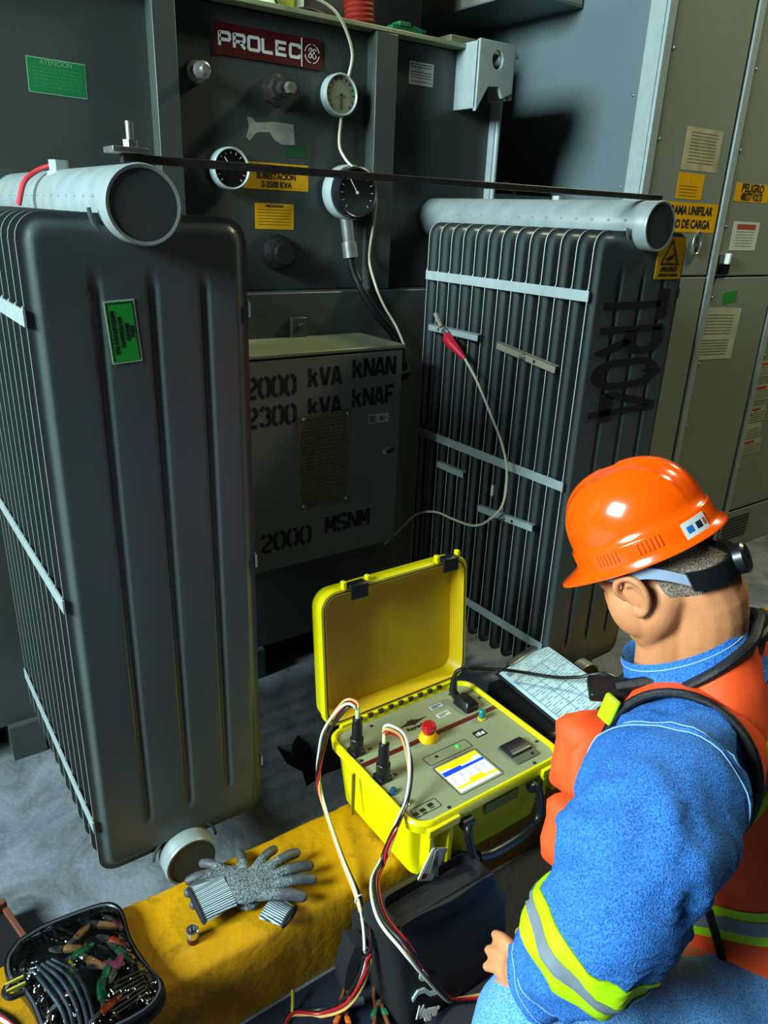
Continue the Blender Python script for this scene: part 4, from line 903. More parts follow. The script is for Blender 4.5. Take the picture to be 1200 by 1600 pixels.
# ================================================================== clear zip pouch with clips
PO = [(.062, 1.325), (.11, 1.335), (.17, 1.332), (.235, 1.322), (.262, 1.300), (.268, 1.262), (.262, 1.205), (.270, 1.13), (.283, 1.075), (.275, 1.045), (.235, 1.025), (.15, 1.03), (.09, 1.045), (.065, 1.09), (.058, 1.16), (.045, 1.215), (.030, 1.25), (.035, 1.295)]
PO = [(p.x, p.y) for p in spline([(x, y, 0) for x, y in PO+[PO[0]]], 3)[:-1]]
pc_ = (.158, 1.18)
def PR(s_, z): return [V((pc_[0]+(x-pc_[0])*s_, pc_[1]+(y-pc_[1])*s_, z)) for x, y in PO]
pch = empty('zip_pouch', (.158, 1.18, .22), 'black zip pouch with clear top full of clips on the left curb end', 'pouch')
build(MB().loft([PR(.96, .2215), PR(1.0, .226), PR(1.01, .245), PR(1.0, .256), PR(.955, .258), PR(.93, .252), PR(.92, .228)], caps=False).add(PR(.96, .2215), [tuple(range(len(PO)))]).add(PR(.92, .228), [tuple(range(len(PO)))]), 'tray', mat('pouch_vinyl', '#0b0c0f', .25, 0, .2, 20), pch, smooth=60)
film = bpy.data.materials.new('clear_vinyl'); film.use_nodes = True; nt = film.node_tree; N = nt.nodes; L = nt.links; N.remove(N['Principled BSDF'])
tr_ = N.new('ShaderNodeBsdfTransparent'); tr_.inputs[0].default_value = (.82, .86, .86, 1); gl = N.new('ShaderNodeBsdfGlossy'); gl.inputs['Roughness'].default_value = .09
fr_ = N.new('ShaderNodeFresnel'); fr_.inputs[0].default_value = 1.5; mx = N.new('ShaderNodeMixShader')
n_ = N.new('ShaderNodeTexNoise'); n_.inputs['Scale'].default_value = 22; n_.inputs['Distortion'].default_value = 1.5; bp = N.new('ShaderNodeBump'); bp.inputs['Strength'].default_value = 1; bp.inputs['Distance'].default_value = .015
tc = N.new('ShaderNodeTexCoord'); L.new(tc.outputs['Object'], n_.inputs[0]); L.new(n_.outputs['Fac'], bp.inputs['Height']); L.new(bp.outputs[0], gl.inputs['Normal']); L.new(bp.outputs[0], fr_.inputs['Normal'])
L.new(fr_.outputs[0], mx.inputs[0]); L.new(tr_.outputs[0], mx.inputs[1]); L.new(gl.outputs[0], mx.inputs[2]); L.new(mx.outputs[0], N['Material Output'].inputs[0])
fm = MB(); rings = []
for s_, h in ((.94, .255), (.85, .268), (.7, .277), (.5, .283), (.3, .285), (.1, .286)):
    rings.append([p+V((0, 0, noise.noise(V((p.x*30, p.y*30, 3)))*.010*(1-s_*.7))) for p in PR(s_, h)])
fm.loft(rings, caps=False).add(rings[-1], [tuple(range(len(PO)))])
build(fm, 'clear_window', film, pch, smooth=80)
build(MB().tube(PR(.945, .2575), .0026, 6, closed=True), 'zipper', mat('zip_grey', '#3c4248', .4), pch)
hh = MB().tube(spline([(.062, 1.235, .252), (.030, 1.225, .262), (.020, 1.21, .262), (.030, 1.195, .262), (.062, 1.20, .252)], 5), .006, 8)
hp = build(hh, 'zip_pull', dark, pch)
build(MB().box(.024, .058, 1.222, 1.226, .262, .269).box(.024, .058, 1.206, 1.210, .262, .269), 'pull_trim', mat('lime_trim', '#a8ab48', .5), hp)
cols = {'peach': mat('peach_grip', '#c89058', .5), 'orange': mat('orange_clip', '#d84a1a', .45), 'green': mat('green_clip', '#128050', .45), 'pink': mat('pink_grip', '#b04868', .5), 'copper': copper, 'yellow': mat('yellow_clip', '#c8c820', .4)}
def clip(x, y, ang, cname, label, L_=.046, z=.232):
    M = Matrix.Translation((x, y, z)) @ Matrix.Rotation(math.radians(ang), 4, 'Z'); c = empty('alligator_clip', (x, y, z), label, 'clip', 'test clips in the clear pouch')
    build(MB().loft([[M @ V((xx, w_*a, .008+w_*b_*.8)) for a, b_ in ((1, 0), (.7, .7), (0, 1), (-.7, .7), (-1, 0), (-.7, -.7), (0, -1), (.7, -.7))] for xx, w_ in ((0, .006), (.004, .009), (L_*.7, .008), (L_, .004))]), 'grip_sleeve', cols[cname], c, smooth=60)
    for s_ in (-1, 1): build(MB().loft([[M @ V((xx, y_, .008+s_*h)) for y_, h in ((-w_, .001), (w_, .001), (w_, .001+t), (-w_, .001+t))] for xx, w_, t in ((-.002, .005, .004), (-.018, .004, .004), (-.030, .002, .001))]), 'jaw', steel, c)
places = [(.165, 1.275, 30, 'peach', 'peach'), (.215, 1.285, -40, 'peach', 'peach'), (.245, 1.275, -60, 'pink', 'pink'), (.140, 1.265, -30, 'peach', 'pale peach'), (.175, 1.215, -60, 'peach', 'tan'),
          (.225, 1.235, -50, 'orange', 'orange'), (.232, 1.205, -65, 'green', 'green'), (.195, 1.185, -30, 'pink', 'pink'), (.150, 1.235, 10, 'green', 'dark green'), (.190, 1.150, 60, 'green', 'large green'),
          (.175, 1.110, 80, 'green', 'green'), (.105, 1.150, 25, 'copper', 'copper'), (.215, 1.160, 50, 'pink', 'dull red'), (.135, 1.185, 80, 'yellow', 'bright yellow'), (.165, 1.085, 20, 'orange', 'reddish')]
wh = ('below the pouch back edge', 'near the back right corner of the pouch', 'at the far right back corner of the pouch', 'left of the other clips at the back of the pouch', 'in the centre of the pouch beside a wire hook', 'pointing at the right corner of the pouch',
      'just under the orange one, right side of the pouch', 'below the middle of the pouch', 'half hidden left of centre', 'in the lower middle of the pouch', 'at the near edge of the pouch', 'under the crinkled film at the left', 'right of the large green one', 'small and upright left of centre', 'at the bottom of the pouch')
for (x, y, a, c, nm), w_ in zip(places, wh): clip(x, y, a, c, nm+' test clip '+w_)
for k in range(7):
    tag(build(MB().cyl((.180+.004*k, 1.070+.011*k, .236), (.250+.002*k, 1.078+.009*k, .238), .0022, n=8), 'steel_probe', steel), ('nearest', 'second nearest', 'third nearest', 'middle', 'third farthest', 'second farthest', 'farthest')[k]+' of seven thin steel probes lying parallel in the pouch', 'probe', 'steel probes in the pouch')
for k in range(5):
    pts = [(.10+.012*k, 1.055, .236), (.105+.012*k, 1.12, .246), (.09+.014*k, 1.19, .250), (.075+.01*k, 1.25, .245)]
    tag(build(MB().tube(spline(pts, 5), .004, 7), 'coiled_lead', mat('blue_grey_lead', '#36434e', .3)), ('leftmost', 'second from left', 'middle', 'second from right', 'rightmost')[k]+' of five dark grey leads bent under the pouch film', 'cable', 'leads coiled in the pouch')
# bits at the far left
td = empty('tool_tray', (-.02, 1.50, 0), 'dark tool tray with a rust-brown edge at the left frame edge behind the curb', 'tray')
Mt = Matrix.Translation((-.03, 1.50, .0)) @ Matrix.Rotation(math.radians(12), 4, 'Z')
build(MB().box(-.14, .115, -.12, .10, 0, .05, Mt), 'tray_body', black, td, bevel=.004)
build(MB().box(-.14, .125, .095, .112, 0, .075, Mt).box(.112, .125, -.12, .112, 0, .06, Mt), 'tray_rim', mat('rust_edge', '#6b3a2a', .6), td, bevel=.002)
cl_ = MB().tube(spline([(.02, 1.10, .222+.004), (.05, 1.06, .226), (.07, 1.02, .226)], 5), .004)
for k, (nm, c) in enumerate((('white_lead', 0), ('red_lead', 0), ('black_lead', 0))):
    tag(build(MB().tube(spline([(-.15, 1.32+.01*k, .226), (-.02, 1.22+.008*k, .227), (.028, 1.14+.006*k, .227), (.04+.006*k, 1.06, .20), (.05+.006*k, 1.04, .05), (.05, 1.0, .02)], 5), .0038), 'loose_lead', MATS[nm]), ('white', 'red', 'black')[k]+' lead curving over the curb at the bottom left corner', 'cable')
# red clip with white wire on the right radiator
rcl = empty('insulated_clip', (1.652, 1.93, 1.26), 'red insulated clip gripping the top bracket of the right radiator', 'clip')
build(MB().tube([(1.655, 1.958, 1.325), (1.652, 1.945, 1.312), (1.651, 1.915, 1.295), (1.650, 1.875, 1.275), (1.650, 1.85, 1.262)], [.012, .019, .017, .011, .007], 14), 'red_boot', mat('red_boot', '#d01838', .4), rcl)
build(MB().cbox(.010, .03, .022, Matrix.Translation((1.656, 1.967, 1.333)) @ Matrix.Rotation(.5, 4, 'X')), 'jaws', steel, rcl, bevel=.002)
tag(build(MB().tube(spline([(1.650, 1.852, 1.264), (1.640, 1.774, 1.205), (1.64, 1.692, 1.108), (1.64, 1.631, 1.029), (1.64, 1.598, .942), (1.64, 1.604, .832), (1.64, 1.669, .752), (1.64, 1.735, .714), (1.65, 1.84, .696), (1.66, 1.96, .682), (1.643, 2.05, .644), (1.556, 2.05, .589), (1.50, 2.05, .554)]), .0042), 'clip_wire', mat('ivory_wire', '#d0d0ae', .4)), 'ivory wire hanging in a loop from the red clip to the control box', 'wire')
# ================================================================== the man
FH = V((-.41, .912, 0)).normalized(); LH = V((-.912, -.41, 0)).normalized(); ZU = V((0, 0, 1))
skin = mat('skin', '#d18a5a', .5, 0, .10, 30, .12, 260, spec=.4)
hairm = mat('short_hair', '#2b2622', .8, 0, .0, 420, .5, 500, col2='#a58f78')
denim = mat('denim_blue', '#3a8be0', .85, 0, 0, 420, .5, 420, col2='#0e4696')
jeansm = mat('denim_light', '#7ab8f0', .85, 0, 0, 380, .5, 420, col2='#3a7cc4')
vestm = mat('vest_orange', '#ff5418', .7, 0, .10, 7, .25, 20)
lime = mat('lime_reflective', '#b8f000', .5, 0, .06, 20); silver = mat('silver_reflective', '#8b97a0', .35, .3, .1, 60)
trimm = mat('black_trim', '#0d0e10', .55, 0, .2, 30, .2, 200)
man = person = None
# head frame
pit = math.radians(35)
HF = FH*math.cos(pit)-ZU*math.sin(pit); HL = LH; HU = HF.cross(HL)
HC = V((1.033, .668, 1.196))
MH = Matrix(((HF.x, HL.x, HU.x, HC.x), (HF.y, HL.y, HU.y, HC.y), (HF.z, HL.z, HU.z, HC.z), (0, 0, 0, 1)))
def h(f, l, u): return MH @ V((f, l, u))
NB = V((1.088, .582, 1.015))          # base of the neck
PB = V((1.25, .385, .45))           # pelvis
axis = (V((1.105, .572, .95))-PB); AL = axis.length; AD = axis.normalized(); BF = LH.cross(AD); BF = BF if BF.dot(FH) > 0 else -BF
def tors(t, l, f): return PB+AD*(AL*t)+LH*l+BF*f
ARM = [((1.01, .52, .905), .10), ((.926, .48, .90), .112), ((.831, .449, .91), .110), ((.758, .415, .893), .106), ((.702, .399, .86), .100), ((.678, .414, .80), .088), ((.665, .442, .73), .074), ((.660, .464, .684), .056), ((.650, .486, .653), .050)]
bm_ = MB()
# skull, face, jaw, neck
bm_.ell(h(-.012, 0, .0), (1, 1, 1), n=4, m=3) if False else None
def hell(f, l, u, rf, rl, ru, tilt=0): bm_.ell((0, 0, 0), (1, 1, 1), MH @ Matrix.Translation((f, l, u)) @ Matrix.Rotation(tilt, 4, 'Y') @ Matrix.Diagonal((rf, rl, ru, 1)), 24, 16)
hell(-.010, 0, .005, .094, .077, .098); hell(.012, 0, -.055, .074, .073, .075); hell(.040, 0, -.105, .060, .058, .058); hell(.065, 0, -.138, .034, .036, .028)
hell(.080, 0, -.030, .022, .050, .018)                     # brow
hell(.096, 0, -.066, .015, .013, .028, -.25); hell(.102, 0, -.086, .013, .014, .012)   # nose
hell(.088, 0, -.115, .014, .024, .010)                     # lips
for s in (-1, 1):
    hell(.054, s*.034, -.086, .044, .038, .056); hell(.076, s*.032, -.048, .013, .015, .011)   # cheek, eye
for s in (-1, 1): limb(bm_, [h(-.010, s*.046, -.075), h(.022, s*.044, -.108), h(.058, s*.022, -.138)], [.034, .032, .028], 16, 5)
def rawlimb(pts, rad, n=16, sub=5): limb(bm_, pts, rad, n, sub)
rawlimb([h(-.030, 0, -.045), h(-.050, 0, -.115), NB+V((.015, -.01, -.01)), tors(.98, 0, 0)], [.066, .062, .066, .08])
rawlimb([h(.015, 0, -.120), NB+V((-.022, .030, -.05))], [.050, .052])
for f_, l_, u_, r_ in ((-.080, 0, -.085, .030),): hell(f_, l_, u_, .03, .045, .03)
# trunk, hips
rings = []
for t, w_, d_ in ((-.12, .12, .09), (-.05, .165, .125), (.05, .175, .135), (.3, .165, .130), (.6, .172, .125), (.85, .165, .110), (.97, .125, .085), (1.03, .07, .06)):
    rings.append([tors(t, w_*math.cos(2*math.pi*k/28), d_*math.sin(2*math.pi*k/28)) for k in range(28)])
bm_.loft(rings)
def ar(i, k): return ARM[i][1]*k
rawlimb([ARM[0][0], ARM[2][0], ARM[4][0]], [.055, .052, .044])
rawlimb([ARM[4][0], (.668, .43, .75), ARM[8][0]], [.043, .038, .028])
SHR = tors(.93, -.18, 0); ER = SHR+V((-.02, .14, -.24)); WR = V((1.16, .66, .50))
rawlimb([SHR, ER], [.055, .043]); rawlimb([ER, WR], [.042, .028])
# left hand over the knee, right hand on the other thigh
def hand(wr, palm, tips, thumb, side=1):
    wr = V(wr); palm = V(palm); rawlimb([wr, wr.lerp(palm, .6), palm], [.024, .026, .024], 12)
    off_ = [(V(t)-V(tips[1])) for t in tips]; kn = [palm.lerp(V(t), .30)+o_*.45 for t, o_ in zip(tips, off_)]
    for t, k_, r in zip(tips, kn, (.0095, .0100, .0098, .0086)):
        t = V(t); mid = k_.lerp(t, .5)+V((0, 0, .008)); rawlimb([palm.lerp(k_, .3), k_, mid, t], [r*1.25, r*1.15, r, r*.85], 10, 4)
    th = V(thumb); b0 = wr.lerp(palm, .45); rawlimb([b0, b0.lerp(th, .5)+V((0, 0, .006)), th], [.014, .0115, .0095], 10, 4)
hand((.664, .474, .662), (.652, .505, .643), [(.668, .572, .640), (.652, .567, .622), (.640, .556, .606), (.640, .536, .592)], (.700, .550, .645))
hand(tuple(WR), tuple(WR+V((-.03, .05, -.02))), [tuple(WR+V(q)) for q in ((-.07, .10, -.02), (-.05, .115, -.03), (-.02, .12, -.035), (.01, .11, -.035))], tuple(WR+V((-.08, .06, -.03))))
# legs: left knee raised, right knee down on the floor sheet
HPL = tors(.0, .10, .02); HPR = tors(.0, -.10, .02); KL = V((.690, .470, .525)); AKL = V((.76, .40, .10)); KR = V((1.22, .80, .085)); AKR = V((1.36, .42, .07))
rawlimb([HPL, KL], [.085, .062]); rawlimb([KL, KL.lerp(AKL, .4)+V((.02, -.02, 0)), AKL], [.058, .056, .04])
rawlimb([HPR, KR], [.085, .062]); rawlimb([KR, KR.lerp(AKR, .5)+V((0, 0, .01)), AKR], [.058, .055, .04])
man = remesh(bm_, 'person', skin, None, .0042, 5, origin=(1.1, .5, .006))
tag(man, 'kneeling man in orange vest, denim shirt and orange hard hat, hand on raised knee', 'person')
def Pm(mb, name, m, parent=None, **k): return build(mb, name, m, parent or man, **k)
# ears
for s in (-1, 1):
    e = MB()
    def E(f, u, out): return h(.024+f, s*(.079+out), -.052+u)
    # outer rim, bowl, lobe
    e.tube(spline([E(.020, -.002, .000), E(.024, .018, .010), E(.012, .034, .015), E(-.006, .034, .018), E(-.020, .018, .020), E(-.020, -.004, .018), E(-.010, -.022, .010), E(.004, -.032, .006), E(.012, -.028, .002)], 5), .0062, 10)
    e.tube(spline([E(.006, .022, .010), E(-.008, .020, .012), E(-.012, .002, .010), E(-.002, -.014, .006)], 5), .0060, 8)
    e.ell((0, 0, 0), (1, 1, 1), MH @ Matrix.Translation((.026, s*.083, -.050)) @ Matrix.Rotation(-s*.35, 4, 'Z') @ Matrix.Diagonal((.020, .007, .030, 1)), 16, 12)
    e.ell((0, 0, 0), (1, 1, 1), MH @ Matrix.Translation((.034, s*.084, -.080)) @ Matrix.Diagonal((.009, .006, .011, 1)), 12, 8)
    remesh(e, 'ear', skin, man, .0022, 3)
# short hair: close cap hugging the skull below the hat rim
from mathutils.bvhtree import BVHTree
bvh = BVHTree.FromPolygons([tuple(v.co+V((1.1, .5, .006))) for v in man.data.vertices], [tuple(q.vertices) for q in man.data.polygons])
hr = MB(); rings = []
def hairline(a):      # lower edge in the head's up direction, by angle from the front
    d = abs(a)
    for d0, u0, d1, u1 in ((0, -.02, .95, -.02), (.95, -.02, 1.1, -.075), (1.1, -.075, 1.25, -.070), (1.25, -.07, 1.35, -.02), (1.35, -.02, 1.65, -.02), (1.65, -.02, 1.8, -.080), (1.8, -.080, 2.3, -.092), (2.3, -.092, 3.2, -.100)):
        if d <= d1: return u0+(u1-u0)*(d-d0)/(d1-d0)
    return -.10
N_ = 120
for q in range(11):
    ring = []
    for k in range(N_):
        a = -math.pi+2*math.pi*k/N_; lo = hairline(a); u = .05+(lo-.05)*q/10
        d = (HF*math.cos(a)+HL*math.sin(a)).normalized(); o_ = h(0, 0, u); hit = bvh.ray_cast(o_+d*.2, -d)[0]
        r_ = (hit-o_).dot(d) if hit else .08
        ring.append(o_+d*(r_+(.0028 if q < 10 else -.001)))
    rings.append(ring)
hr.loft(rings, caps=False); Pm(hr, 'hair', hairm, smooth=80)
bd_ = MB()
rb = random.Random(2)
for k in range(170):
    a = rb.uniform(-1, 1); p = h(.083+rb.uniform(-.012, .012)-abs(a)*.03, a*.03, -.150+rb.uniform(-.012, .02)); d = (HF*.35-HU+V((rb.uniform(-.3, .3), rb.uniform(-.3, .3), 0))).normalized()
    bd_.cyl(p, p+d*rb.uniform(.010, .018), .0008, .0003, 4)
o = Pm(bd_, 'grey_beard', mat('grey_hair', '#8c8f90', .7, 0, .4, 200)); o['kind'] = 'stuff'

# ------------------------------------------------ hard hat
hatm = mat('hat_orange', '#ff5604', .18, 0, .02, 5, coat=.6)
ht = MB(); NA = 200; rings = []
A0, B0, H0 = .128, .108, .143
def ringpt(a, ra, rb_, u, dome=0, vis=0):
    x, y = math.cos(a)*ra, math.sin(a)*rb_
    v_ = max(0, math.cos(a))**3*vis
    x += v_; uu = u-v_*.30
    if dome: 
        al = abs(y); b_ = .0050*math.exp(-((al-.046)/.005)**4)+.0060*math.exp(-(al/.014)**4); b_ *= dome; uu += b_*.8; x *= 1+b_*2; y *= 1+b_
    return h(x, y, uu)
prof = [(-.002, .128, .000, 0, .0), (.0, .136, -.002, 0, .9), (.0, .139, .000, 0, 1), (.002, .136, .004, 0, 1)]
def addr(ra, rb_, u, dome=0, vis=0): rings.append([ringpt(2*math.pi*k/NA, ra*.92, rb_*.96, u, dome, vis) for k in range(NA)])
addr(.124, .104, .010); addr(.127, .107, -.001); addr(.140, .115, -.007, 0, .030); addr(.144, .118, -.006, 0, .034); addr(.1435, .1175, -.002, 0, .034); addr(.134, .113, .004, 0, .016); addr(.131, .1115, .012); addr(.130, .111, .034); addr(.1285, .1095, .037); addr(.1245, .1065, .0385)
for k in range(1, 15):
    th = math.radians(90*k/15); c_ = math.cos(th)**.78; s_ = math.sin(th)**.94
    addr(.1245*c_, .1062*c_, .041+(H0-.041)*s_, min(1, k/4))
ht.loft(rings, caps=False); ht.add([p for p in rings[-1]], [tuple(range(NA))])
hat = Pm(ht, 'hard_hat', hatm, smooth=70)
# moulded notches over the side slot
nt_ = MB()
for a0 in (1.15, 1.75):
    for k in range(6): 
        a = a0+.06*k; nt_.tube([h(math.cos(a)*.1315*.92, math.sin(a)*.1125*.96, .014), h(math.cos(a)*.1305*.92, math.sin(a)*.1118*.96, .032)], .0016, 6)
Pm(nt_, 'side_notches', hatm, hat)
st_ = MB(); rr_ = []
for k in range(9):
    a = 2.36+.052*k; rr_.append([h(math.cos(a)*(.1308*.92+o_), math.sin(a)*(.1118*.96+o_), u) for u, o_ in ((.004, .0015), (.030, .000), (.030, .0012), (.004, .0027))])
st_.loft(rr_); stk = Pm(st_, 'hat_label', white, hat)
for j, (c_, k0, k1) in enumerate((('#1c6ab0', 1, 3), ('#1a2238', 4, 6), ('#b05a30', 6.6, 7.6))):
    q = MB(); rr_ = []
    for k in (k0, (k0+k1)/2, k1):
        a = 2.36+.052*k; rr_.append([h(math.cos(a)*(.1308*.92+o_), math.sin(a)*(.1118*.96+o_), u) for u, o_ in ((.011, .0018), (.022, .0013), (.022, .0018), (.011, .0026))])
    Pm(q.loft(rr_), 'label_mark', mat('mark_%d' % j, c_, .5), stk)
# suspension: grey side strap, black nape band, ratchet knob
def band(pts, hgt, th, name, m, par):
    P = spline(pts, 6); rg = []
    for i, (f_, l_, u_) in enumerate([tuple(p) for p in P]):
        r0 = V((f_, l_, 0)); o_ = r0.normalized()*th; hh = hgt if not callable(hgt) else hgt(i/(len(P)-1))
        rg.append([h(f_, l_, u_-hh/2), h(f_, l_, u_+hh/2), h(f_+o_.x, l_+o_.y, u_+hh/2), h(f_+o_.x, l_+o_.y, u_-hh/2)])
    return Pm(MB().loft(rg), name, m, par, smooth=40)
gst = mat('grey_webbing', '#8fa0b4', .4)
for s in (-1, 1):
    band([(.055, s*.085, -.004), (.025, s*.092, -.014), (-.005, s*.092, -.018), (-.035, s*.088, -.034), (-.062, s*.078, -.058)], .020, .003, 'side_strap', gst, hat)
    band([(-.010, s*.096, .006), (-.030, s*.092, -.002), (-.045, s*.088, .004)], .006, .003, 'strap_anchor', gst, hat)
band([(-.060, .080, -.058), (-.085, .066, -.066), (-.104, .042, -.070), (-.114, .0, -.072), (-.104, -.042, -.070), (-.085, -.066, -.066), (-.060, -.080, -.058)], .032, .007, 'nape_band', dark, hat)
band([(-.080, .062, .0), (-.10, .04, -.020), (-.112, .015, -.045)], .014, .005, 'rear_arm', dark, hat)
kb = MB().rev([(.023, 0), (.025, .003), (.025, .016), (.021, .020), (.006, .020), (.005, .017)], AX(h(-.115, .0, -.070), h(-.140, .0, -.072)), 18)
Pm(kb, 'ratchet_knob', dark, hat, smooth=25)

# ------------------------------------------------ denim shirt
def arm_ring(u, k=1.0, off=0, n=48, wr=1):
    """cross-section of the left sleeve at u in 0..8"""
    i = min(7, int(u)); t = u-i
    def P(j): return V(ARM[max(0, min(8, j))][0])
    p0, p1, p2, p3 = P(i-1), P(i), P(i+1), P(i+2)
    c = .5*((2*p1)+(p2-p0)*t+(2*p0-5*p1+4*p2-p3)*t*t+(3*p1-p0-3*p2+p3)*t**3)
    tn = (.5*((p2-p0)+(2*p0-5*p1+4*p2-p3)*2*t+(3*p1-p0-3*p2+p3)*3*t*t)).normalized()
    r = ARM[i][1]+(ARM[i+1][1]-ARM[i][1])*t
    a_ = V((0, 0, 1)); a_ = a_-tn*a_.dot(tn)
    a_ = (a_ if a_.length > .2 else V((.6, .8, 0))).normalized(); b_ = tn.cross(a_)
    out = []
    for q in range(n):
        an = 2*math.pi*q/n; d = a_*math.cos(an)+b_*math.sin(an)
        w_ = 0
        if wr:
            s_ = c+d*r; w_ = noise.noise(s_*9)*.015+(abs(noise.noise(V((s_.x*16, s_.y*16, s_.z*11))))-.15)*-.022*(1.2 if u < 1.5 or u > 2.6 else .7)
            fold = math.sin(u*5.2+2.2*math.sin(an*1.0+.6)+an*.8); w_ += .007*max(0, fold)**3*(1 if 2.2 < u < 6.5 else .4)
        out.append(c+d*(r*k+w_+off))
    return out
sh = MB()
sh.loft([arm_ring(.0+8*k/72) for k in range(73)]+[arm_ring(8, .86), arm_ring(7.9, .80), arm_ring(7.6, .76)], caps=False)
sv = Pm(sh, 'shirt_sleeve', denim, smooth=80)
def strip(u0, u1, off, m, name, par, n=10):
    rg = [arm_ring(u0+(u1-u0)*k/n, 1, off) for k in range(n+1)]
    return Pm(MB().loft([arm_ring(u0, 1, off-.003)]+rg+[arm_ring(u1, 1, off-.003)], caps=False), name, m, par, smooth=80)
b0 = 4.55
strip(b0, b0+.86, .0030, lime, 'lime_band', sv); strip(b0+.30, b0+.58, .0046, silver, 'silver_band', sv)
def seam(u, m=mat('seam_thread', '#9cc4ec', .8), off=.001, r=.0009): return Pm(MB().tube(arm_ring(u, 1, off), r, 5, closed=True), 'stitching', m, sv)
rd_ = MB().tube([p for p in arm_ring(1.55, 1, .000)], .0035, 8, closed=True); Pm(rd_, 'shoulder_seam', denim, sv)
seam(1.48, off=.002); seam(1.64, off=.002); seam(7.55, off=.001); seam(7.0, off=.001)
# shirt body seen inside the armhole and at the collar
rings = []
for t, w_, d_ in ((.0, .180, .135), (.3, .170, .125), (.6, .172, .118), (.85, .170, .108), (.97, .135, .095), (1.04, .085, .078)):
    rings.append([tors(t, w_*math.cos(2*math.pi*k/32), d_*math.sin(2*math.pi*k/32)) for k in range(32)])
Pm(MB().loft(rings, caps=False), 'shirt_body', denim, smooth=80)
rs = MB(); limb(rs, [tors(.9, -.16, 0), ER], [.085, .07], 20); limb(rs, [ER, WR.lerp(ER, .12)], [.07, .048], 20); Pm(rs, 'right_sleeve', denim, smooth=80)
cn = (FH*.52+ZU*.85).normalized(); CC = V((1.072, .592, 1.028))-cn*.012; cax = (LH-cn*LH.dot(cn)).normalized(); cay = cn.cross(cax)
def cring(r, hgt, n=48, sq=1.0): return [CC+cn*hgt+cax*r*math.cos(2*math.pi*k/n)+cay*r*1.12*math.sin(2*math.pi*k/n) for k in range(n)]
Pm(MB().loft([cring(.108, -.060), cring(.101, -.012), cring(.0935, .020), cring(.0915, .026), cring(.089, .020), cring(.092, -.03)], caps=False), 'shirt_collar', denim, smooth=80)
Pm(MB().tube(cring(.0950, .016), .0009, 5, closed=True), 'collar_stitching', MATS['seam_thread'])

# ------------------------------------------------ hi-vis vest
def vest_ring(t, w_, df, db, off=0, n=72):
    out = []
    for k in range(n):
        a = 2*math.pi*k/n; c_, s_ = math.cos(a), math.sin(a); e = .88
        x = math.copysign(abs(c_)**e, c_)*(w_+off); y = math.copysign(abs(s_)**e, s_)*((df if s_ > 0 else db)+off)
        p = tors(t, x, y); q = noise.noise(p*6)*.018+noise.noise(V((p.x*16, p.y*16, p.z*7)))*.006
        nrm = (LH*c_+BF*s_).normalized(); p = p+nrm*q
        if t > .9: p.z -= y*.55*(t-.9)/.2
        out.append(p)
    return out
VR = ((-.10, .225, .175, .165), (.05, .215, .175, .158), (.2, .208, .178, .152), (.4, .204, .182, .150), (.6, .206, .188, .148), (.75, .206, .178, .142), (.87, .203, .158, .132), (.95, .192, .130, .122), (1.00, .172, .118, .116), (1.05, .138, .110, .108), (1.10, .116, .114, .108), (1.14, .106, .112, .104))
def vr(t):
    for i in range(len(VR)-1):
        if VR[i][0] <= t <= VR[i+1][0]:
            k = (t-VR[i][0])/(VR[i+1][0]-VR[i][0]); k = k*k*(3-2*k) if False else k
            return [VR[i][j]+(VR[i+1][j]-VR[i][j])*k for j in (1, 2, 3)]
    return list(VR[-1][1:])
vs_ = MB().loft([vest_ring(-.10+1.19*k/50, *vr(-.10+1.19*k/50)) for k in range(51)], caps=False)
vest = Pm(vs_, 'safety_vest', vestm, smooth=80)
def vband(t0, t1, off, m, name):
    return Pm(MB().loft([vest_ring(t0+(t1-t0)*k/6, *vr(t0+(t1-t0)*k/6), off=off) for k in range(7)], caps=False), name, m, vest, smooth=80)
vband(.30, .42, .0015, lime, 'lime_waist_band'); vband(.335, .385, .003, silver, 'silver_waist_band')
# neck trim and armhole trim
Pm(MB().tube(vest_ring(1.09, *vr(1.09)), .009, 10, closed=True), 'neck_trim', trimm, vest)
AC = V((.952, .492, .888)); an_ = (V((-.95, -.40, .18))).normalized(); au = (V((0, 0, 1))-an_*an_.z).normalized(); av = an_.cross(au)
def aring(ru, rv, o_): return [AC+an_*o_+au*ru*math.cos(2*math.pi*k/40)+av*rv*math.sin(2*math.pi*k/40) for k in range(40)]
Pm(MB().tube(aring(.130, .118, .0), .0075, 10, closed=True), 'armhole_trim', trimm, vest)
Pm(MB().loft([aring(.140, .128, -.060), aring(.137, .124, -.025), aring(.131, .119, .0)], caps=False), 'armhole_edge', vestm, vest, smooth=80)
# back stripes rising to the right, side strap
def vpoint(t, a, off=.0):
    w_, df, db = vr(t); r_ = vest_ring(t, w_, df, db, off, 72); return r_[int(a/(2*math.pi)*72) % 72]
def diag(a0, a1, t0, t1, half, off, m, name):
    rg = []
    for k in range(13):
        q = k/12; a = a0+(a1-a0)*q; tt = t0+(t1-t0)*q
        rg.append([vpoint(tt-half, a, off), vpoint(tt+half, a, off), vpoint(tt+half, a, off-.003), vpoint(tt-half, a, off-.003)])
    return Pm(MB().loft(rg), name, m, vest, smooth=60)
diag(math.radians(340), math.radians(270), .76, .92, .052, .0035, lime, 'lime_back_band'); diag(math.radians(340), math.radians(270), .76, .92, .020, .005, silver, 'silver_back_band')
Pm(MB().tube([vpoint(t, math.radians(10), .000) for t in [-.09+.045*k for k in range(12)]], .008, 8), 'side_piping', trimm, vest)
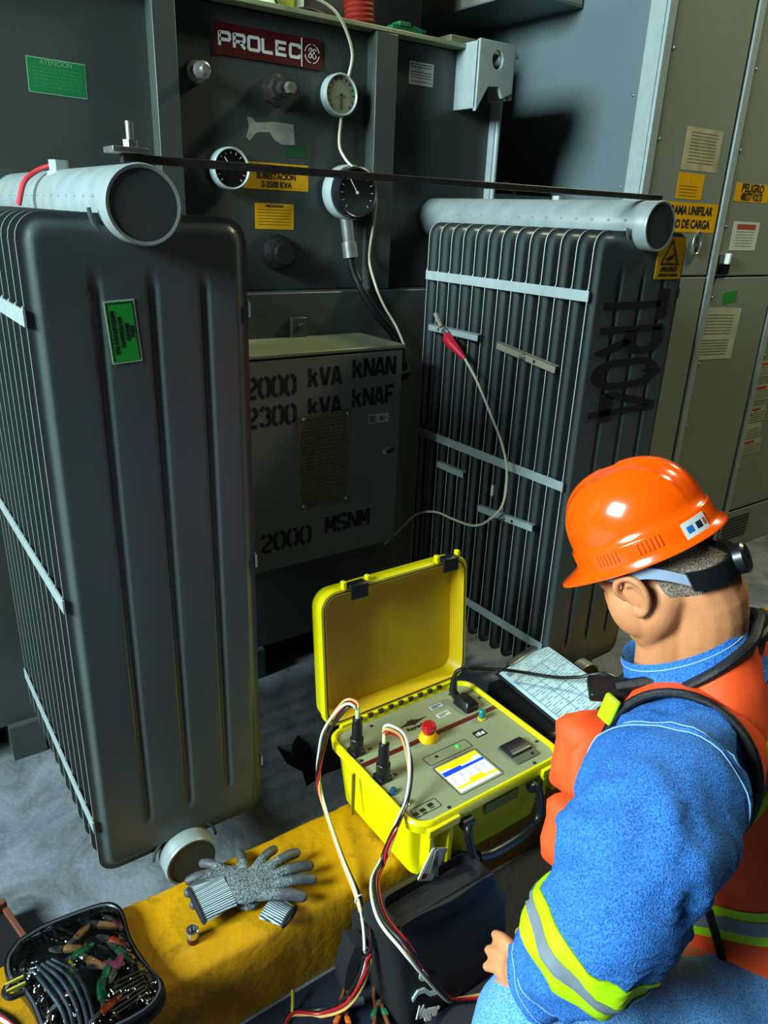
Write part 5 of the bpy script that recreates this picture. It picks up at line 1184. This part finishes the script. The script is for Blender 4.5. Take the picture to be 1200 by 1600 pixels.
# front pocket flaps showing past the sleeve
for nm, c0, sx, sz in (('chest_pocket', V((.908, .662, .812)), .05, .070), ('lower_pocket', V((.848, .614, .708)), .048, .062)):
    Mx = Matrix.Translation(c0) @ V((-.75, .3, .1)).to_track_quat('Z', 'Y').to_matrix().to_4x4() @ Matrix.Rotation(.25, 4, 'Z')
    pk = MB(); rg = []
    for s_, z_ in ((1.05, -.10), (1.1, -.06), (1.08, -.03), (1.03, -.008), (.93, .006), (.75, .013), (.5, .017), (.2, .018)):
        rg.append([Mx @ V((x*s_*(1+.25*noise.noise(V((x*20, y*20, 4)))), y*s_*(1+.15*noise.noise(V((x*20, y*20, 9)))), z_+.014*noise.noise(V((x*26*s_, y*26*s_, 2))))) for x, y in rrect(-sx, sx, -sz, sz, .034, 9)])
    Pm(pk.loft(rg), nm, vestm, vest, smooth=80)
Pm(MB().cbox(.010, .028, .052, Matrix.Translation((.912, .604, .952)) @ Matrix.Rotation(.2, 4, 'X')), 'front_lime_tape', lime, vest, bevel=.003)
# shoulder harness clip with buckles at the collar front
hb = MB().tube(spline([(1.21, .54, 1.075), (1.15, .495, 1.085), (1.07, .500, 1.055), (1.0, .56, 1.008), (.955, .625, .968)], 6), .0095, 10)
hs = Pm(hb, 'radio_strap', trimm, vest)
Pm(MB().cbox(.07, .045, .018, Matrix.Translation((.945, .632, .962)) @ Matrix.Rotation(-.7, 4, 'Z') @ Matrix.Rotation(.3, 4, 'X')), 'buckle', dark, hs, bevel=.004)
Pm(MB().cbox(.016, .016, .016, Matrix.Translation((1.16, .515, 1.058))), 'cable_end', dark, hs, bevel=.004)
mic = Pm(MB().rev([(.030, 0), (.034, .006), (.030, .022), (.018, .028)], Matrix.Translation((1.235, .545, 1.035)) @ Matrix.Rotation(-.4, 4, 'X'), 20), 'shoulder_microphone', dark, hs)

# ------------------------------------------------ jeans and boots
def leg(pts, name, par=None):
    P = spline([p for p, r in pts], 8); R = []
    for i in range(len(pts)-1):
        for k in range(8): R.append(pts[i][1]+(pts[i+1][1]-pts[i][1])*k/8)
    R.append(pts[-1][1]); rg = []
    up = V((0, 0, 1))
    for i, p in enumerate(P):
        t = (P[min(i+1, len(P)-1)]-P[max(i-1, 0)]).normalized(); up = (up-t*up.dot(t)).normalized(); q = t.cross(up); ring = []
        for k in range(40):
            a = 2*math.pi*k/40; d = up*math.cos(a)+q*math.sin(a); s_ = p+d*R[i]; ring.append(p+d*(R[i]+noise.noise(s_*10)*.012+noise.noise(V((s_.x*24, s_.y*24, s_.z*24)))*.005))
        rg.append(ring)
    return Pm(MB().loft(rg), name, jeansm, par, smooth=80)
L1 = leg([(tors(-.02, .09, .02), .13), (V((1.01, .345, .43)), .118), (V((.825, .395, .50)), .105), (V((.705, .449, .535)), .104), (V((.662, .466, .515)), .098), (V((.675, .450, .43)), .078), (V((.72, .42, .25)), .074), (V((.755, .405, .10)), .066)], 'jeans_left_leg')
L2 = leg([(tors(-.02, -.09, .02), .13), (V((1.25, .62, .28)), .105), (V((1.22, .78, .12)), .085), (V((1.25, .72, .085)), .078), (V((1.33, .52, .09)), .07), (V((1.36, .44, .085)), .06)], 'jeans_right_leg')
Pm(MB().tube([V((1.12, .235, .40)), V((.96, .275, .475)), V((.84, .300, .53))], .0016, 6), 'leg_stitching', MATS['seam_thread'], L1)
bootm = mat('boot_leather', '#2a1c12', .5, 0, .3, 30, .2, 100)
def boot(a, dirv, dn, name):
    a = V(a); d = V(dirv).normalized(); mb = MB()
    mb.ell((0, 0, 0), (1, 1, 1), Matrix.Translation(a+V(dn)) @ d.to_track_quat('X', 'Z').to_matrix().to_4x4() @ Matrix.Diagonal((.075, .045, .05, 1)), 20, 12)
    mb.ell((0, 0, 0), (1, 1, 1), Matrix.Translation(a+V(dn)+d*.09) @ d.to_track_quat('X', 'Z').to_matrix().to_4x4() @ Matrix.Diagonal((.085, .047, .036, 1)), 20, 12)
    limb(mb, [a+V(dn)*.5, a+V((0, 0, .05))], [.05, .052], 16); return remesh(mb, name, bootm, man, .005, 3)
boot((.765, .40, .075), (-.5, .86, 0), (0, 0, -.022), 'boot'); boot((1.38, .38, .075), (.1, -.6, -.5), (0, 0, 0), 'boot')
